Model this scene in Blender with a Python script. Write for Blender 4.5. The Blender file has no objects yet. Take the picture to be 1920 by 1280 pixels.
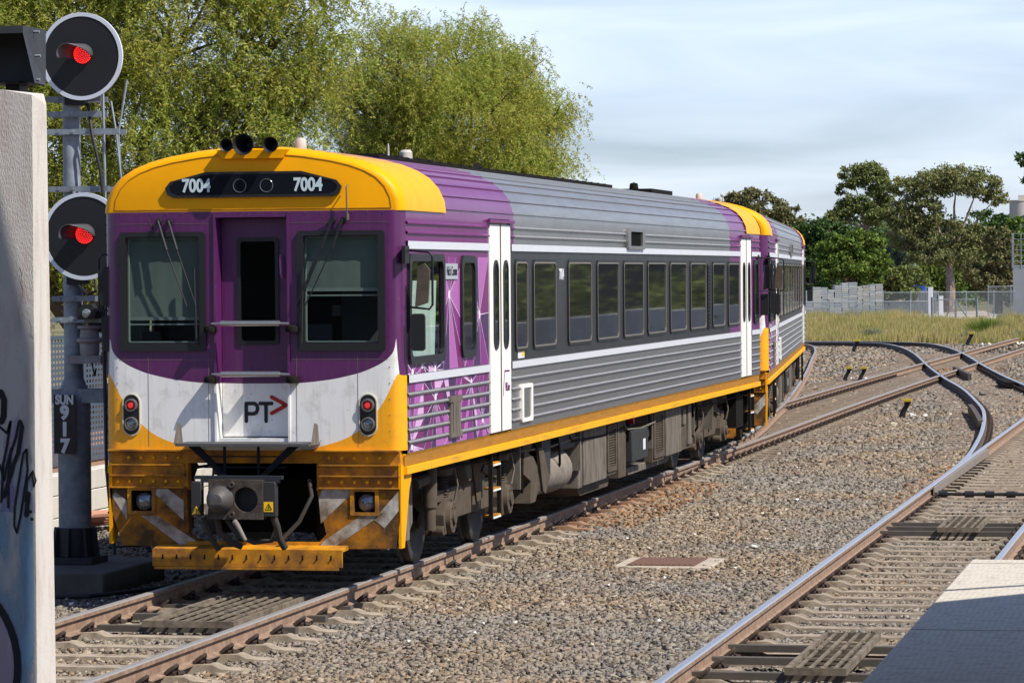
import bpy, math, random
import numpy as np
from mathutils import Vector, Matrix
random.seed(7); RNG = np.random.default_rng(11)
sc = bpy.context.scene
col = sc.collection
# ------------------------------------------------------------------ camera
CF, YAW, PIT, ROL = 6643.4, .2009, .0195, -.0071
CAM = np.array([8.8597, -31.507, 2.8918])
Fv = np.array([-math.sin(YAW)*math.cos(PIT), math.cos(YAW)*math.cos(PIT), -math.sin(PIT)])
Rv = np.array([math.cos(YAW), math.sin(YAW), 0]); Uv = np.cross(Rv, Fv)
R2 = Rv*math.cos(ROL)+Uv*math.sin(ROL); U2 = -Rv*math.sin(ROL)+Uv*math.cos(ROL)
cd = bpy.data.cameras.new("camera"); cam = bpy.data.objects.new("camera", cd); col.objects.link(cam)
cd.lens = 36*CF/1920; cd.sensor_width = 36; cd.sensor_fit = 'HORIZONTAL'; cd.clip_start = .2; cd.clip_end = 3000
M4 = Matrix.Identity(4)
for i in range(3):
    M4[i][0] = R2[i]; M4[i][1] = U2[i]; M4[i][2] = -Fv[i]; M4[i][3] = CAM[i]
cam.matrix_world = M4
sc.camera = cam
# ------------------------------------------------------------------ light
SUN = Vector((.60, -.235, .765)).normalized()
sl = bpy.data.lights.new("sun", 'SUN'); sl.energy = 4.8; sl.angle = math.radians(.5); sl.color = (1, .945, .85)
so = bpy.data.objects.new("sun", sl); col.objects.link(so)
so.rotation_mode = 'QUATERNION'; so.rotation_quaternion = SUN.to_track_quat('Z', 'Y')
w = bpy.data.worlds.new("World"); sc.world = w; w.use_nodes = True
nt = w.node_tree; nt.nodes.clear()
def N(nt, t, **k):
    n = nt.nodes.new(t)
    for a, b in k.items(): setattr(n, a, b)
    return n
sky = N(nt, 'ShaderNodeTexSky', sky_type='NISHITA', sun_disc=False)
sky.sun_elevation = math.asin(SUN.z); sky.sun_rotation = math.atan2(SUN.x, SUN.y)
sky.air_density = 1.0; sky.dust_density = .6; sky.ozone_density = 1.6
tc = N(nt, 'ShaderNodeTexCoord'); mp = N(nt, 'ShaderNodeMapping'); mp.inputs['Scale'].default_value = (2.6, 2.6, 16.0)
mp.inputs['Rotation'].default_value = (0, .12, 0)
cn = N(nt, 'ShaderNodeTexNoise'); cn.inputs['Scale'].default_value = 2.3; cn.inputs['Detail'].default_value = 8; cn.inputs['Roughness'].default_value = .48; cn.inputs['Distortion'].default_value = .6
cr = N(nt, 'ShaderNodeValToRGB'); cr.color_ramp.elements[0].position = .18; cr.color_ramp.elements[1].position = .86
mx = N(nt, 'ShaderNodeMix', data_type='RGBA')
bg = N(nt, 'ShaderNodeBackground'); bg.inputs['Strength'].default_value = .063
wo = N(nt, 'ShaderNodeOutputWorld')
L = nt.links.new
L(tc.outputs['Generated'], mp.inputs['Vector']); L(mp.outputs[0], cn.inputs['Vector']); L(cn.outputs['Fac'], cr.inputs['Fac'])
mm = N(nt, 'ShaderNodeMath', operation='MULTIPLY'); mm.inputs[1].default_value = .85
sx_ = N(nt, 'ShaderNodeSeparateXYZ'); L(tc.outputs['Generated'], sx_.inputs[0])
el = N(nt, 'ShaderNodeMapRange', interpolation_type='SMOOTHSTEP'); el.inputs['From Min'].default_value = .10; el.inputs['From Max'].default_value = .45; el.inputs['To Min'].default_value = 1; el.inputs['To Max'].default_value = .12
L(sx_.outputs['Z'], el.inputs['Value']); m3 = N(nt, 'ShaderNodeMath', operation='MULTIPLY'); L(cr.outputs['Color'], m3.inputs[0]); L(el.outputs[0], m3.inputs[1])
L(m3.outputs[0], mm.inputs[0]); L(mm.outputs[0], mx.inputs['Factor'])
tn = N(nt, 'ShaderNodeMix', data_type='RGBA', blend_type='MULTIPLY'); tn.inputs['Factor'].default_value = 1; tn.inputs['B'].default_value = (.86, 1.02, 1.42, 1)
L(sky.outputs[0], tn.inputs['A']); L(tn.outputs['Result'], mx.inputs['A']); mx.inputs['B'].default_value = (14.4, 15.8, 18.2, 1)
L(mx.outputs['Result'], bg.inputs['Color']); L(bg.outputs[0], wo.inputs[0])
sc.view_settings.view_transform = 'Standard'; sc.view_settings.look = 'None'; sc.view_settings.exposure = 0.47; sc.view_settings.gamma = 1
sc.cycles.max_bounces = 6; sc.cycles.transparent_max_bounces = 8

# ------------------------------------------------------------------ pixel measurements of the photograph -> metres
def ray(px, py): return Fv+R2*((px-960)/CF)-U2*((py-640)/CF)
def at(px, py, D): return CAM+ray(px, py)*D
def onx(px, py, x):
    d = ray(px, py); return CAM+d*((x-CAM[0])/d[0])
def onz(px, py, z):
    d = ray(px, py); return CAM+d*((z-CAM[2])/d[2])
def ony(px, py, y):
    d = ray(px, py); return CAM+d*((y-CAM[1])/d[1])

# ------------------------------------------------------------------ materials
MATS = {}
def P(name, c, rough=.6, metal=0, var=0, vs=4, c2=None, thr=.5, bump=0, bs=60, coat=0, spec=.4, stretch=None, emit=0):
    if name in MATS: return MATS[name]
    m = bpy.data.materials.new(name); m.use_nodes = True; nt = m.node_tree; L = nt.links.new
    b = nt.nodes['Principled BSDF']
    b.inputs['Base Color'].default_value = (*c, 1); b.inputs['Roughness'].default_value = rough; b.inputs['Metallic'].default_value = metal
    b.inputs['Specular IOR Level'].default_value = spec
    if coat: b.inputs['Coat Weight'].default_value = coat; b.inputs['Coat Roughness'].default_value = .08
    if emit: b.inputs['Emission Color'].default_value = (*c, 1); b.inputs['Emission Strength'].default_value = emit
    tc = N(nt, 'ShaderNodeTexCoord'); mp = N(nt, 'ShaderNodeMapping'); L(tc.outputs['Object'], mp.inputs[0])
    if stretch: mp.inputs['Scale'].default_value = stretch
    if var or c2:
        n = N(nt, 'ShaderNodeTexNoise'); n.inputs['Scale'].default_value = vs; n.inputs['Detail'].default_value = 7; n.inputs['Roughness'].default_value = .65
        L(mp.outputs[0], n.inputs['Vector'])
        r = N(nt, 'ShaderNodeValToRGB'); r.color_ramp.elements[0].position = thr-.14 if c2 else .3; r.color_ramp.elements[1].position = thr+.1 if c2 else .7
        L(n.outputs['Fac'], r.inputs['Fac']); x = N(nt, 'ShaderNodeMix', data_type='RGBA')
        L(r.outputs['Color'], x.inputs['Factor'])
        x.inputs['A'].default_value = (*c, 1); x.inputs['B'].default_value = (*(c2 or tuple(v*(1-var) for v in c)), 1)
        L(x.outputs['Result'], b.inputs['Base Color'])
        rr = N(nt, 'ShaderNodeMapRange'); rr.inputs['To Min'].default_value = rough*.85; rr.inputs['To Max'].default_value = min(1, rough*1.25)
        L(n.outputs['Fac'], rr.inputs['Value']); L(rr.outputs[0], b.inputs['Roughness'])
    if bump:
        n = N(nt, 'ShaderNodeTexNoise'); n.inputs['Scale'].default_value = bs; n.inputs['Detail'].default_value = 5
        L(mp.outputs[0], n.inputs['Vector']); q = N(nt, 'ShaderNodeBump'); q.inputs['Strength'].default_value = bump; q.inputs['Distance'].default_value = .01
        L(n.outputs['Fac'], q.inputs['Height']); L(q.outputs[0], b.inputs['Normal'])
    MATS[name] = m
    return m
def ramp_island(name, cols, rough=.8, transl=0, noise=0, nscale=1.0, cols2=None, lo2=.43):
    """colour chosen per loose piece (stone, leaf, blade), optionally blended with a second palette by a large noise"""
    m = bpy.data.materials.new(name); m.use_nodes = True; nt = m.node_tree; L = nt.links.new
    b = nt.nodes['Principled BSDF']; b.inputs['Roughness'].default_value = rough; b.inputs['Specular IOR Level'].default_value = .15
    g = N(nt, 'ShaderNodeNewGeometry')
    def rp(cs):
        r = N(nt, 'ShaderNodeValToRGB'); r.color_ramp.interpolation = 'LINEAR'
        e = r.color_ramp.elements
        e[0].position = 0; e[0].color = (*cs[0], 1); e[1].position = 1; e[1].color = (*cs[-1], 1)
        for i, c in enumerate(cs[1:-1]):
            q = e.new((i+1)/(len(cs)-1)); q.color = (*c, 1)
        L(g.outputs['Random Per Island'], r.inputs['Fac']); return r
    out = rp(cols).outputs['Color']
    if cols2:
        tc = N(nt, 'ShaderNodeTexCoord'); n = N(nt, 'ShaderNodeTexNoise'); n.inputs['Scale'].default_value = nscale; n.inputs['Detail'].default_value = 3
        L(tc.outputs['Object'], n.inputs['Vector'])
        r2 = N(nt, 'ShaderNodeValToRGB'); r2.color_ramp.elements[0].position = lo2; r2.color_ramp.elements[1].position = lo2+.14
        L(n.outputs['Fac'], r2.inputs['Fac'])
        x = N(nt, 'ShaderNodeMix', data_type='RGBA'); L(r2.outputs['Color'], x.inputs['Factor']); L(out, x.inputs['A']); L(rp(cols2).outputs['Color'], x.inputs['B'])
        out = x.outputs['Result']
    L(out, b.inputs['Base Color'])
    if transl:
        t = N(nt, 'ShaderNodeBsdfTranslucent'); L(out, t.inputs['Color']); s = N(nt, 'ShaderNodeMixShader'); s.inputs[0].default_value = transl
        L(b.outputs[0], s.inputs[1]); L(t.outputs[0], s.inputs[2]); L(s.outputs[0], nt.nodes['Material Output'].inputs['Surface'])
    return m
def glass(name, tint, keep=.55):
    m = bpy.data.materials.new(name); m.use_nodes = True; nt = m.node_tree; L = nt.links.new
    nt.nodes.remove(nt.nodes['Principled BSDF'])
    t = N(nt, 'ShaderNodeBsdfTransparent'); t.inputs[0].default_value = (*tint, 1)
    g = N(nt, 'ShaderNodeBsdfGlossy'); g.inputs['Roughness'].default_value = .02; g.inputs['Color'].default_value = (.9, .95, 1, 1)
    f = N(nt, 'ShaderNodeFresnel'); f.inputs['IOR'].default_value = 1.5
    bk = N(nt, 'ShaderNodeNewGeometry'); iv = N(nt, 'ShaderNodeMath', operation='SUBTRACT'); iv.inputs[0].default_value = 1; L(bk.outputs['Backfacing'], iv.inputs[1])
    ml = N(nt, 'ShaderNodeMath', operation='MULTIPLY'); L(f.outputs[0], ml.inputs[0]); L(iv.outputs[0], ml.inputs[1])
    s = N(nt, 'ShaderNodeMixShader'); L(ml.outputs[0], s.inputs[0]); L(t.outputs[0], s.inputs[1]); L(g.outputs[0], s.inputs[2])
    L(s.outputs[0], nt.nodes['Material Output'].inputs['Surface']); MATS[name] = m
    return m

YEL = (.86, .365, .0)
m_yel = P('yellow_paint', YEL, .42, var=.10, vs=3, spec=.15, bump=.02, bs=8)
m_yeld = P('yellow_paint_grimy', (.60, .25, .004), .62, c2=(.20, .085, .02), vs=3.6, thr=.505, bump=.12, bs=30, spec=.3)
m_val = P('valance_paint_filthy', (.50, .19, .006), .75, c2=(.075, .042, .018), vs=2.6, thr=.455, bump=.15, bs=30, spec=.2)
m_yell = P('yellow_sill_paint', (.78, .38, .003), .5, spec=.3, c2=(.40, .19, .03), vs=2.2, thr=.66, stretch=(1, .5, 6), bump=.04)
m_brownsill = P('dark_orange_sill_recess', (.38, .165, .008), .7, var=.35, vs=6, stretch=(1, .6, 5))  # darker orange band above the bright sill edge
m_pur = P('purple_paint', (.09, .010, .092), .36, var=.10, vs=3, coat=.3)
m_purl = P('purple_side_paint', (.155, .018, .135), .36, var=.12, vs=2, coat=.25)
m_white = P('white_paint', (.74, .73, .70), .5, c2=(.50, .47, .43), vs=5, thr=.66, stretch=(1, 1, .35))
m_doorw = P('cream_door_paint', (.80, .78, .72), .4, var=.06, vs=4, stretch=(1, 1, .3))
m_stripe = P('bright_moulding', (.74, .75, .78), .42, metal=.3, var=.1, vs=9, stretch=(1, .3, 1))
m_steel = P('ribbed_stainless_steel', (.40, .385, .37), .34, metal=.8, var=.2, vs=3.2, stretch=(1, .5, 4))
m_char = P('charcoal_window_band', (.028, .028, .030), .34, var=.25, vs=3)
m_rub = P('black_rubber', (.012, .012, .013), .45)
m_blk = P('black_metal', (.012, .012, .013), .5, var=.2)
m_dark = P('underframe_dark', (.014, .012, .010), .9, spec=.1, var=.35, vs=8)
m_grime = P('underframe_dust', (.105, .083, .062), .9, spec=.12, var=.4, vs=7, bump=.15)
m_grime2 = P('underframe_panel_dust', (.185, .16, .13), .9, spec=.15, var=.6, vs=9, stretch=(1, 1, .3), bump=.1)
m_grey = P('grey_box_paint', (.035, .036, .037), .6, spec=.2, var=.2, vs=10)
m_coup = P('coupler_cast_steel', (.075, .060, .048), .65, spec=.25, c2=(.035, .025, .018), vs=14, thr=.55, bump=.3, bs=50)
m_chrome = P('polished_handrail', (.55, .53, .50), .28, metal=.9, var=.2, vs=20)
m_red = P('red_paint', (.40, .012, .010), .5)
m_wheel = P('wheel_steel', (.055, .048, .042), .6, metal=.3, var=.3, vs=15)
m_galv = P('galvanised_steel', (.30, .34, .38), .5, metal=.35, var=.35, vs=9, bump=.05)
m_galvd = P('weathered_grey_pole', (.17, .19, .215), .6, metal=.2, c2=(.27, .30, .33), vs=7, thr=.55, bump=.06)
m_disc = P('matt_black_disc', (.012, .013, .016), .6, var=.15)
m_discw = P('pale_disc_rim', (.62, .66, .74), .5)
m_rledb = P('red_led', (1, .03, .03), .4, emit=1.0)
m_rled = P('red_lens', (.22, .002, .004), .25, emit=.12)
m_sign = P('sign_white', (.62, .63, .66), .5)
m_num = P('number_pale_blue', (.50, .60, .63), .5)
m_warn = P('warning_yellow', (.85, .52, .01), .5)
m_rust = P('rusty_rail_web', (.30, .205, .14), .85, c2=(.19, .12, .08), vs=9, thr=.5, bump=.1)
m_railA = P('dull_rail_head', (.36, .34, .32), .5, metal=.35, var=.25, vs=14)
m_railC = P('polished_rail_head', (.68, .68, .68), .36, metal=.85, var=.12, vs=10)
m_railD = P('dark_rail_web', (.085, .068, .058), .8, var=.3, vs=8)
m_clip = P('rail_clip_iron', (.045, .028, .020), .75, var=.3, vs=20)
m_slp = P('concrete_sleeper', (.36, .30, .22), .9, c2=(.20, .155, .11), vs=6, thr=.53, bump=.25, bs=40)
m_slp2 = P('dusty_sleeper', (.345, .285, .21), .92, c2=(.20, .155, .11), vs=5, thr=.5, bump=.25, bs=40)
m_slpf = P('dirty_turnout_bearer', (.31, .245, .18), .92, c2=(.19, .14, .10), vs=4, thr=.52, bump=.2)
m_conc = P('pale_concrete', (.56, .53, .475), .9, c2=(.46, .42, .36), vs=3, thr=.6, bump=.2, bs=60, stretch=(1, 1, .5))
m_concd = P('old_dark_concrete', (.11, .10, .085), .92, var=.4, vs=4, bump=.3, bs=30)
m_plat = P('brushed_platform_concrete', (.53, .48, .395), .92, c2=(.36, .32, .26), vs=11, thr=.62, bump=.0)
m_wall = P('painted_concrete', (.60, .56, .52), .88, c2=(.47, .40, .36), vs=4, thr=.62, bump=.45, bs=60, stretch=(3, 3, .7))

# ------------------------------------------------------------------ mesh builder
class MB:
    def __init__(s): s.v = []; s.f = []; s.mi = []
    def add(s, vs, fs, mi=0):
        o = len(s.v); s.v += [tuple(map(float, p)) for p in vs]
        s.f += [tuple(i+o for i in f) for f in fs]; s.mi += [mi]*len(fs)
    def box(s, x0, x1, y0, y1, z0, z1, mi=0):
        s.add([(x0, y0, z0), (x1, y0, z0), (x1, y1, z0), (x0, y1, z0), (x0, y0, z1), (x1, y0, z1), (x1, y1, z1), (x0, y1, z1)],
              [(0, 3, 2, 1), (4, 5, 6, 7), (0, 1, 5, 4), (1, 2, 6, 5), (2, 3, 7, 6), (3, 0, 4, 7)], mi)
    def prism(s, pts, axis, a, b, mi=0):
        """2D polygon pts extruded along axis ('x': pts are (y,z); 'y': pts are (x,z); 'z': pts are (x,y))"""
        n = len(pts)
        def mk(p, t): return (t, p[0], p[1]) if axis == 'x' else ((p[0], t, p[1]) if axis == 'y' else (p[0], p[1], t))
        vs = [mk(p, a) for p in pts]+[mk(p, b) for p in pts]
        fs = [tuple(range(n))[::-1], tuple(range(n, 2*n))]+[(i, (i+1) % n, n+(i+1) % n, n+i) for i in range(n)]
        s.add(vs, fs, mi)
    def cyl(s, p0, p1, r0, r1=None, n=16, mi=0, cap=True):
        r1 = r0 if r1 is None else r1
        p0 = Vector(p0); p1 = Vector(p1); d = (p1-p0).normalized()
        a = d.orthogonal().normalized(); b = d.cross(a)
        vs = []
        for p, r in ((p0, r0), (p1, r1)):
            for i in range(n):
                t = 2*math.pi*i/n; vs.append(p+a*(r*math.cos(t))+b*(r*math.sin(t)))
        fs = [(i, (i+1) % n, n+(i+1) % n, n+i) for i in range(n)]
        if cap: fs += [tuple(range(n))[::-1], tuple(range(n, 2*n))]
        s.add(vs, fs, mi)
    def tube(s, pts, r, n=8, mi=0, closed=False, radii=None):
        pts = [Vector(p) for p in pts]; k = len(pts); vs = []; prev = None
        for i, p in enumerate(pts):
            if closed: d = pts[(i+1) % k]-pts[i-1]
            else: d = pts[min(i+1, k-1)]-pts[max(i-1, 0)]
            d.normalize()
            a = d.orthogonal().normalized() if prev is None else (prev-d*prev.dot(d)).normalized()
            prev = a; b = d.cross(a); rr = radii[i] if radii else r
            for j in range(n):
                t = 2*math.pi*j/n; vs.append(p+a*(rr*math.cos(t))+b*(rr*math.sin(t)))
        fs = []
        for i in range(k if closed else k-1):
            for j in range(n):
                a0 = i*n+j; a1 = i*n+(j+1) % n; b0 = ((i+1) % k)*n+j; b1 = ((i+1) % k)*n+(j+1) % n
                fs.append((a0, a1, b1, b0))
        if not closed: fs += [tuple(range(n))[::-1], tuple(range((k-1)*n, k*n))]
        s.add(vs, fs, mi)
    def lathe(s, prof, c, axis, n=24, mi=0, cap=True):
        """prof (r,t) list; revolve about axis direction through c"""
        d = Vector(axis).normalized(); a = d.orthogonal().normalized(); b = d.cross(a); c = Vector(c); vs = []
        for r, t in prof:
            for i in range(n):
                q = 2*math.pi*i/n; vs.append(c+d*t+a*(r*math.cos(q))+b*(r*math.sin(q)))
        fs = [(k*n+i, k*n+(i+1) % n, (k+1)*n+(i+1) % n, (k+1)*n+i) for k in range(len(prof)-1) for i in range(n)]
        if cap and prof[0][0] > 1e-4: fs.append(tuple(range(n))[::-1])
        if cap and prof[-1][0] > 1e-4: fs.append(tuple(range((len(prof)-1)*n, len(prof)*n)))
        s.add(vs, fs, mi)
    def build(s, name, mats, parent=None, loc=None, smooth=True, bevel=0, flat=False):
        me = bpy.data.meshes.new(name); me.from_pydata(s.v, [], s.f)
        for m in (mats if isinstance(mats, (list, tuple)) else [mats]): me.materials.append(m)
        me.polygons.foreach_set('material_index', s.mi)
        if smooth:
            me.polygons.foreach_set('use_smooth', [True]*len(me.polygons)); me.set_sharp_from_angle(angle=math.radians(32))
        me.update()
        o = bpy.data.objects.new(name, me); col.objects.link(o)
        if parent: o.parent = parent
        if loc is not None: o.location = loc
        if bevel:
            b = o.modifiers.new('bevel', 'BEVEL'); b.width = bevel; b.segments = 2; b.limit_method = 'ANGLE'
        return o
def raw(name, V, Fq, mat, parent=None, smooth=False):
    """big mesh from numpy arrays: V (n,3), Fq (m,k)"""
    me = bpy.data.meshes.new(name); k = Fq.shape[1]
    me.vertices.add(len(V)); me.vertices.foreach_set('co', V.astype(np.float32).ravel())
    me.loops.add(Fq.size); me.loops.foreach_set('vertex_index', Fq.astype(np.int32).ravel())
    me.polygons.add(len(Fq)); me.polygons.foreach_set('loop_start', np.arange(0, Fq.size, k, dtype=np.int32))
    me.polygons.foreach_set('loop_total', np.full(len(Fq), k, dtype=np.int32))
    me.materials.append(mat); me.update(calc_edges=True); me.validate()
    o = bpy.data.objects.new(name, me); col.objects.link(o)
    if parent: o.parent = parent
    return o
def tag(o, label=None, cat=None, group=None, kind=None):
    if label: o['label'] = label
    if cat: o['category'] = cat
    if group: o['group'] = group
    if kind: o['kind'] = kind
    return o
def empty(name, loc=(0, 0, 0), rz=0):
    o = bpy.data.objects.new(name, None); col.objects.link(o); o.location = loc; o.rotation_euler = (0, 0, rz); o.empty_display_size = .3
    return o
def copy_tree(o, parent=None):
    c = o.copy(); col.objects.link(c)
    if parent: c.parent = parent
    for ch in list(o.children): copy_tree(ch, c)
    return c
def text(body, size, loc, rot, mat, parent, name, sx=1.0, bold=0.0, ext=.0015, align='CENTER'):
    cu = bpy.data.curves.new(name, 'FONT'); cu.body = body; cu.size = size; cu.align_x = align; cu.align_y = 'CENTER'; cu.extrude = ext; cu.offset = bold
    t = bpy.data.objects.new('t', cu); col.objects.link(t); dg = bpy.context.evaluated_depsgraph_get()
    me = bpy.data.meshes.new_from_object(t.evaluated_get(dg)); bpy.data.objects.remove(t)
    me.transform(Matrix.Diagonal((sx, 1, 1, 1))); me.name = name; me.materials.clear(); me.materials.append(mat)
    o = bpy.data.objects.new(name, me); col.objects.link(o); o.parent = parent; o.location = loc; o.rotation_euler = rot
    return o
def stroke(mb, pts, w, y, d=.003, mi=0, axis='y'):
    """flat round-ended stroke in the xz plane (axis y) or yz plane (axis x)"""
    for a, b in zip(pts[:-1], pts[1:]):
        dx, dz = b[0]-a[0], b[1]-a[1]; l = math.hypot(dx, dz) or 1; nx, nz = -dz/l*w/2, dx/l*w/2
        mb.prism([(a[0]+nx, a[1]+nz), (a[0]-nx, a[1]-nz), (b[0]-nx, b[1]-nz), (b[0]+nx, b[1]+nz)], axis, y, y+d, mi)
    for i, p in enumerate(pts):
        e = d*.02*(i+1)
        mb.prism([(p[0]+w/2*math.cos(t*math.pi/5), p[1]+w/2*math.sin(t*math.pi/5)) for t in range(10)], axis, y-e, y+d+e, mi)
def rrect(x0, x1, z0, z1, r, n=5):
    pts = []
    for cx, cz, a in ((x1-r, z1-r, 0), (x0+r, z1-r, 90), (x0+r, z0+r, 180), (x1-r, z0+r, 270)):
        for i in range(n+1):
            t = math.radians(a+90*i/n); pts.append((cx+r*math.cos(t), cz+r*math.sin(t)))
    return pts
def ring(mb, outer, inner, axis, a, b, mi=0):
    """frame between two matching outlines, from a to b along axis"""
    n = len(outer)
    def mk(p, t): return (t, p[0], p[1]) if axis == 'x' else ((p[0], t, p[1]) if axis == 'y' else (p[0], p[1], t))
    vs = [mk(p, a) for p in outer]+[mk(p, a) for p in inner]+[mk(p, b) for p in outer]+[mk(p, b) for p in inner]
    fs = []
    for i in range(n):
        j = (i+1) % n
        fs += [(i, j, n+j, n+i), (2*n+i, 3*n+i, 3*n+j, 2*n+j), (i, 2*n+i, 2*n+j, j), (n+i, n+j, 3*n+j, 3*n+i)]
    mb.add(vs, fs, mi)

# ================================================================== ground
def ground_mat():
    m = bpy.data.materials.new('ballast_bed'); m.use_nodes = True; nt = m.node_tree; L = nt.links.new
    b = nt.nodes['Principled BSDF']; b.inputs['Roughness'].default_value = .95; b.inputs['Specular IOR Level'].default_value = .2
    tc = N(nt, 'ShaderNodeTexCoord')
    v = N(nt, 'ShaderNodeTexVoronoi'); v.inputs['Scale'].default_value = 19; L(tc.outputs['Object'], v.inputs['Vector'])
    r = N(nt, 'ShaderNodeValToRGB'); e = r.color_ramp.elements
    e[0].position = 0; e[0].color = (.03, .025, .02, 1); e[1].position = 1; e[1].color = (.26, .22, .17, 1)
    for p, c in ((.3, (.09, .075, .058)), (.6, (.155, .128, .10)), (.85, (.15, .14, .13))):
        q = e.new(p); q.color = (*c, 1)
    s = N(nt, 'ShaderNodeSeparateColor'); L(v.outputs['Color'], s.inputs[0]); L(s.outputs[0], r.inputs['Fac'])
    n = N(nt, 'ShaderNodeTexNoise'); n.inputs['Scale'].default_value = .35; n.inputs['Detail'].default_value = 5; L(tc.outputs['Object'], n.inputs['Vector'])
    r2 = N(nt, 'ShaderNodeValToRGB'); r2.color_ramp.elements[0].position = .35; r2.color_ramp.elements[0].color = (.72, .72, .74, 1); r2.color_ramp.elements[1].position = .68; r2.color_ramp.elements[1].color = (1.1, 1.0, .9, 1)
    L(n.outputs['Fac'], r2.inputs['Fac'])
    x = N(nt, 'ShaderNodeMix', data_type='RGBA', blend_type='MULTIPLY'); x.inputs['Factor'].default_value = 1; L(r.outputs[0], x.inputs['A']); L(r2.outputs[0], x.inputs['B'])
    L(x.outputs['Result'], b.inputs['Base Color'])
    q = N(nt, 'ShaderNodeBump'); q.inputs['Strength'].default_value = 1; q.inputs['Distance'].default_value = .03; q.invert = True
    L(v.outputs['Distance'], q.inputs['Height']); L(q.outputs[0], b.inputs['Normal'])
    return m
def soil_mat():
    m = bpy.data.materials.new('dry_soil'); m.use_nodes = True; nt = m.node_tree; L = nt.links.new
    b = nt.nodes['Principled BSDF']; b.inputs['Roughness'].default_value = .95
    tc = N(nt, 'ShaderNodeTexCoord'); n = N(nt, 'ShaderNodeTexNoise'); n.inputs['Scale'].default_value = .25; n.inputs['Detail'].default_value = 8; L(tc.outputs['Object'], n.inputs['Vector'])
    r = N(nt, 'ShaderNodeValToRGB'); e = r.color_ramp.elements; e[0].position = .35; e[0].color = (.07, .075, .02, 1); e[1].position = .65; e[1].color = (.20, .16, .075, 1)
    L(n.outputs['Fac'], r.inputs['Fac']); L(r.outputs[0], b.inputs['Base Color'])
    return m
m_ball = ground_mat(); m_soil = soil_mat()
g = MB(); g.add([(-900, -80, -.42), (900, -80, -.42), (900, 1800, -.42), (-900, 1800, -.42)], [(0, 1, 2, 3)])
tag(g.build('ground', m_soil, smooth=False), kind='structure')
# ballast bed: gently humped sheet
nx, ny = 60, 160
X = np.linspace(-16, 16, nx); Y = np.linspace(-34, 119, ny)
V = np.zeros((nx*ny, 3)); F = []
for j, y in enumerate(Y):
    for i, x in enumerate(X):
        z = -.245+.018*math.sin(x*2.1+y*.31)+.012*math.sin(y*1.7+x)
        if x < -5.4 and y < 61: z = -.44
        elif x < -2.2: z -= .05*min(1, (-2.2-x)/1.0)
        if i in (0, nx-1) or j in (0, ny-1): z = -.43
        V[j*nx+i] = (x, y, z)
for j in range(ny-1):
    for i in range(nx-1): F.append((j*nx+i, j*nx+i+1, (j+1)*nx+i+1, (j+1)*nx+i))
bb = raw('ballast_bed', V, np.array(F), m_ball); bb.data.polygons.foreach_set('use_smooth', [True]*len(bb.data.polygons)); tag(bb, kind='structure')
g = MB(); g.add([tuple(onz(px, py, -.405)) for px, py in ((1700, 612), (1862, 606), (1870, 590), (1845, 583), (1690, 583), (1660, 592))][::-1], [(0, 1, 2, 3, 4, 5)])
tag(g.build('gravel_yard', P('pale_gravel', (.47, .40, .33), .95, var=.2, vs=1.5), smooth=False), kind='structure')

# ================================================================== tracks
def catmull(pts, step=.8):
    pts = [np.array(p, float) for p in pts]; out = []
    pp = [2*pts[0]-pts[1]]+pts+[2*pts[-1]-pts[-2]]
    for i in range(1, len(pp)-2):
        a, b, c, d = pp[i-1:i+3]; n = max(1, int(np.linalg.norm(c-b)/step))
        for k in range(n):
            t = k/n; out.append(.5*((2*b)+(-a+c)*t+(2*a-5*b+4*c-d)*t*t+(-a+3*b-3*c+d)*t**3))
    out.append(pts[-1]); return out
RAILP = [(-.068, -.158, 1), (-.068, -.147, 1), (-.012, -.128, 1), (-.009, -.052, 1), (-.035, -.040, 1), (-.036, -.010, 0), (-.027, 0, 0), (.027, 0, 0), (.036, -.010, 1), (.035, -.040, 1), (.009, -.052, 1), (.012, -.128, 1), (.068, -.147, 1), (.068, -.158, 1)]
def sweep_rail(path, off, z0, mats, parent, name='rail'):
    mb = MB(); n = len(RAILP); k = len(path); vs = []
    for i in range(k):
        d = path[min(i+1, k-1)]-path[max(i-1, 0)]; d = d/np.linalg.norm(d); nrm = np.array([d[1], -d[0]])
        for (a, z, _) in RAILP:
            q = path[i]+nrm*(off+a); vs.append((q[0], q[1], z+z0))
    o = 0
    for j in range(n):
        fs = [(i*n+j, (i+1)*n+j, (i+1)*n+(j+1) % n, i*n+(j+1) % n) for i in range(k-1)]
        mt = 0 if RAILP[j][2] == 0 and j in (5, 6, 7) else 1
        if o == 0: mb.add(vs, fs, mt); o = 1
        else: mb.f += fs; mb.mi += [mt]*len(fs)
    mb.f += [tuple(range(n))[::-1], tuple(range((k-1)*n, k*n))]; mb.mi += [1, 1]
    return mb.build(name, mats, parent)
def sleeper_mesh(half=1.35, w=.25, shoulder=True, xo=0):
    st = []
    if shoulder:
        for s in (-1, 1):
            st += [(s*half, -.215), (s*(half-.05), -.190), (s*1.12, -.180), (s*1.05, -.150), (s*.62, -.150), (s*.54, -.182)]
        st = sorted(set(st))
    else: st = [(-half, -.21), (-half+.04, -.178), (half-.04, -.178), (half, -.21)]
    mb = MB(); vs = []; n = 4
    for x, z in st:
        vs += [(x+xo, -w/2, -.34), (x+xo, -w*.40, z), (x+xo, w*.40, z), (x+xo, w/2, -.34)]
    fs = []
    for i in range(len(st)-1):
        for j in range(4):
            a, b = i*4+j, i*4+(j+1) % 4; fs.append((a, a+4, b+4, b))
    fs += [(0, 1, 2, 3), tuple(len(st)*4-4+i for i in (3, 2, 1, 0))]
    mb.add(vs, fs); return mb
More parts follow.
